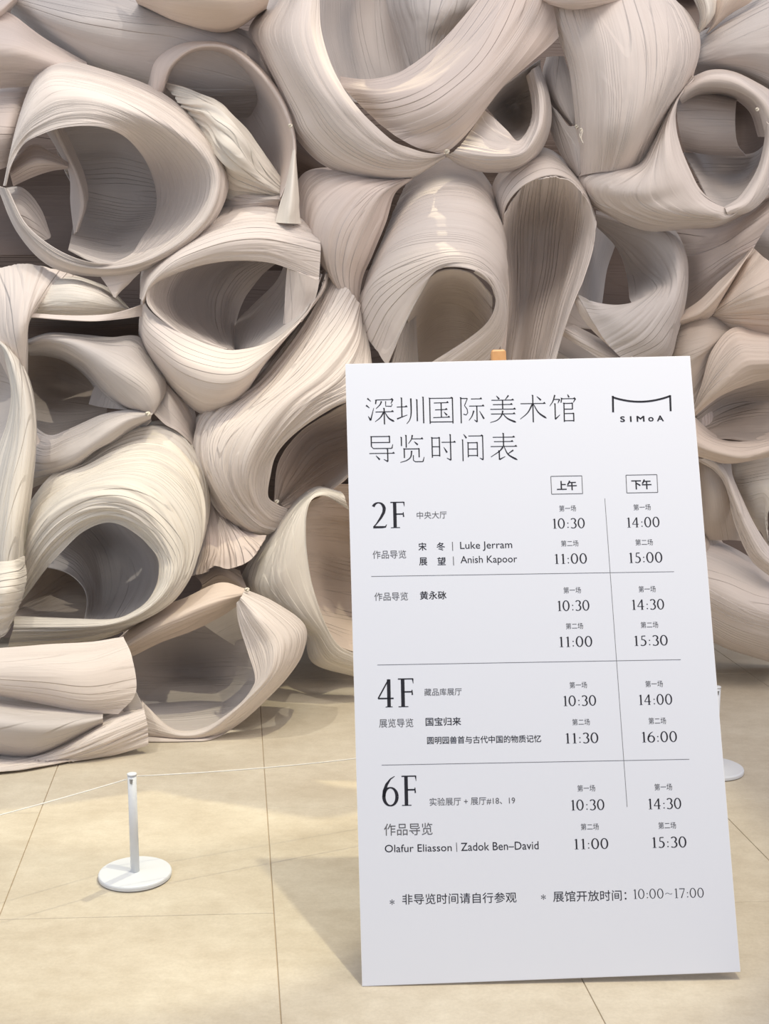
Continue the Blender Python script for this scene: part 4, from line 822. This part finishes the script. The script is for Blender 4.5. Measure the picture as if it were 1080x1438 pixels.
times = [('10:30', 776.7, 821.5, 742.3, 728.2), ('14:00', 881, 926.5, 740.8, 726.6), ('11:00', 779.5, 824.5, 792, 777.8), ('15:00', 884, 930.5, 790.6, 776),
         ('10:30', 783.5, 828, 858, 843.5), ('14:30', 888, 933, 856.4, 842), ('11:00', 786, 832, 908.7, 894), ('15:30', 891.3, 938, 907, 892.6),
         ('10:30', 791.7, 837.4, 991.5, 977), ('14:00', 897.8, 944.3, 990, 975.3), ('11:30', 794.8, 840.5, 1044, 1029.4), ('16:00', 902, 951, 1042.5, 1027.6),
         ('10:30', 802.5, 849, 1138, 1123.2), ('14:30', 911, 957, 1136.4, 1121.3), ('11:00', 807, 854.5, 1192.6, 1177.8), ('15:30', 916.5, 964.3, 1190.6, 1175.4)]
for s, x0, x1, yb, yt in times: serif_text(s, x0, x1, yb, yt, k=.115, h=.065, gap=.075)
rule(521.5, 809.5, 946.5, 802.8); rule(530, 933.8, 956, 926.3); rule(536, 1074.4, 968, 1066.2); rule(849.3, 700, 880.7, 1133)
font_text('中央大厅', 585.5, 627.5, 728.8, 718.6, mat=M_INK2)
font_text('作品导览', 523.5, 570.5, 784.8, 773.3, mat=M_INK2)
font_text('作品导览', 526, 573, 843.8, 832.2, mat=M_INK2)
font_text('宋', 588, 599, 773.2, 762.2, bold=.25); font_text('冬', 613.5, 625, 773, 761.8, bold=.25); font_text('展', 589, 600, 794, 783, bold=.25); font_text('望', 614.5, 626, 793.6, 782.6, bold=.25)
rule(635.3, 761, 635.8, 773.5, 1.0); rule(636.6, 781.5, 637.1, 794, 1.0)
font_text('Luke Jerram', 646.5, 719.5, 774.2, 761.0); font_text('Anish Kapoor', 647, 726.5, 794.2, 781)
font_text('黄永砯', 590, 627, 842, 830.6, bold=.25)
font_text('藏品库展厅', 596, 648.5, 977.2, 967, mat=M_INK2)
font_text('展览导览', 532.5, 580.5, 1021.8, 1009.6, mat=M_INK2)
font_text('国宝归来', 598, 647.5, 1019.4, 1007.8, bold=.25)
font_text('圆明园兽首与古代中国的物质记忆', 600, 760, 1045, 1034.6, 1042.3, bold=.15)
font_text('实验展厅 + 展厅#18、19', 603.5, 723.5, 1131.6, 1120.6, 1129, mat=M_INK2)
font_text('作品导览', 539.5, 607.5, 1173.6, 1156.6, 1172.2, mat=M_INK2)
font_text('Olafur Eliasson', 540.5, 634.5, 1197, 1186.4, 1195.2); rule(641, 1183.2, 641.6, 1196, 1.0)
font_text('Zadok Ben–David', 647.5, 756.5, 1195, 1183.6, 1192.6)
font_text('*', 547.5, 554, 1270.5, 1263); font_text('非导览时间请自行参观', 565, 725.5, 1270.3, 1255.6, 1267.2)
font_text('*', 760, 766.5, 1263.5, 1256); font_text('展馆开放时间：', 777, 880, 1266.6, 1251.6, 1264.4)
serif_text('10:00~17:00', 890, 988.5, 1262.2, 1248.6, 1260.2, k=.085, h=.05, gap=.06, name='hours_print')

# ------------------------------------------------------------------ easel behind the board
easel = empty('easel', (BX + BW * .5, BY + .3, 0))
tag(easel, 'orange wooden easel mostly hidden behind the white board, its tip showing above', 'easel')
def beam(p, q, wx, wy, name):
    from mathutils import Vector
    p, q = Vector(p), Vector(q); t = (q - p).normalized(); a = Vector((1, 0, 0)); a = (a - t * a.dot(t)).normalized(); b = t.cross(a)
    V = []; L_ = easel.location
    c = 0.2
    for r, s in ((p, 1), (q - t * .006, 1), (q, .8)):
        for sx, sy in ((-1, -1 + c), (-1 + c, -1), (1 - c, -1), (1, -1 + c), (1, 1 - c), (1 - c, 1), (-1 + c, 1), (-1, 1 - c)):
            V.append(tuple(r + a * sx * wx / 2 * s + b * sy * wy / 2 * s - L_))
    Fc = [tuple(range(7, -1, -1)), tuple(range(16, 24))]
    for k in (0, 8):
        for i in range(8): Fc.append((k + i, k + (i + 1) % 8, k + 8 + (i + 1) % 8, k + 8 + i))
    return mesh_obj(name, V, Fc, M_WOOD, easel, smooth=False)
def onb(x, u, d):   # a point behind the board
    return BO + e2 * x + u2 * u - bn * d
tipb = bp(702, 505)
tx = tipb[0]
beam(onb(tx, 0.25, .03), onb(tx, BH + 0.036, .03), 0.040, 0.03, 'mast')
p = onb(tx - .03, BH - .12, .065); q = onb(tx + .03, BH - .12, .065)
beam((p[0] - .30, p[1] - .36, 0.002), tuple(p), 0.024, 0.02, 'leg')
beam((q[0] + .26, q[1] - .36, 0.002), tuple(q), 0.024, 0.02, 'leg')
r = onb(tx, BH - .12, .09); beam((r[0], r[1] + .42, 0.002), tuple(r), 0.024, 0.02, 'leg')
for u_ in (.42, 1.1):
    a_ = onb(tx - (.28 - .13 * (u_ > 1)), u_, .05); b_ = onb(tx + (.28 - .13 * (u_ > 1)), u_, .05)
    V, Fc = box(0, np.linalg.norm(b_ - a_), -.008, .008, -.012, .012)
    o = mesh_obj('cross_rail', V, Fc, M_WOOD, easel, smooth=False); o.location = a_ - np.array(easel.location); o.rotation_euler = (0, -BTILT, BYAW)
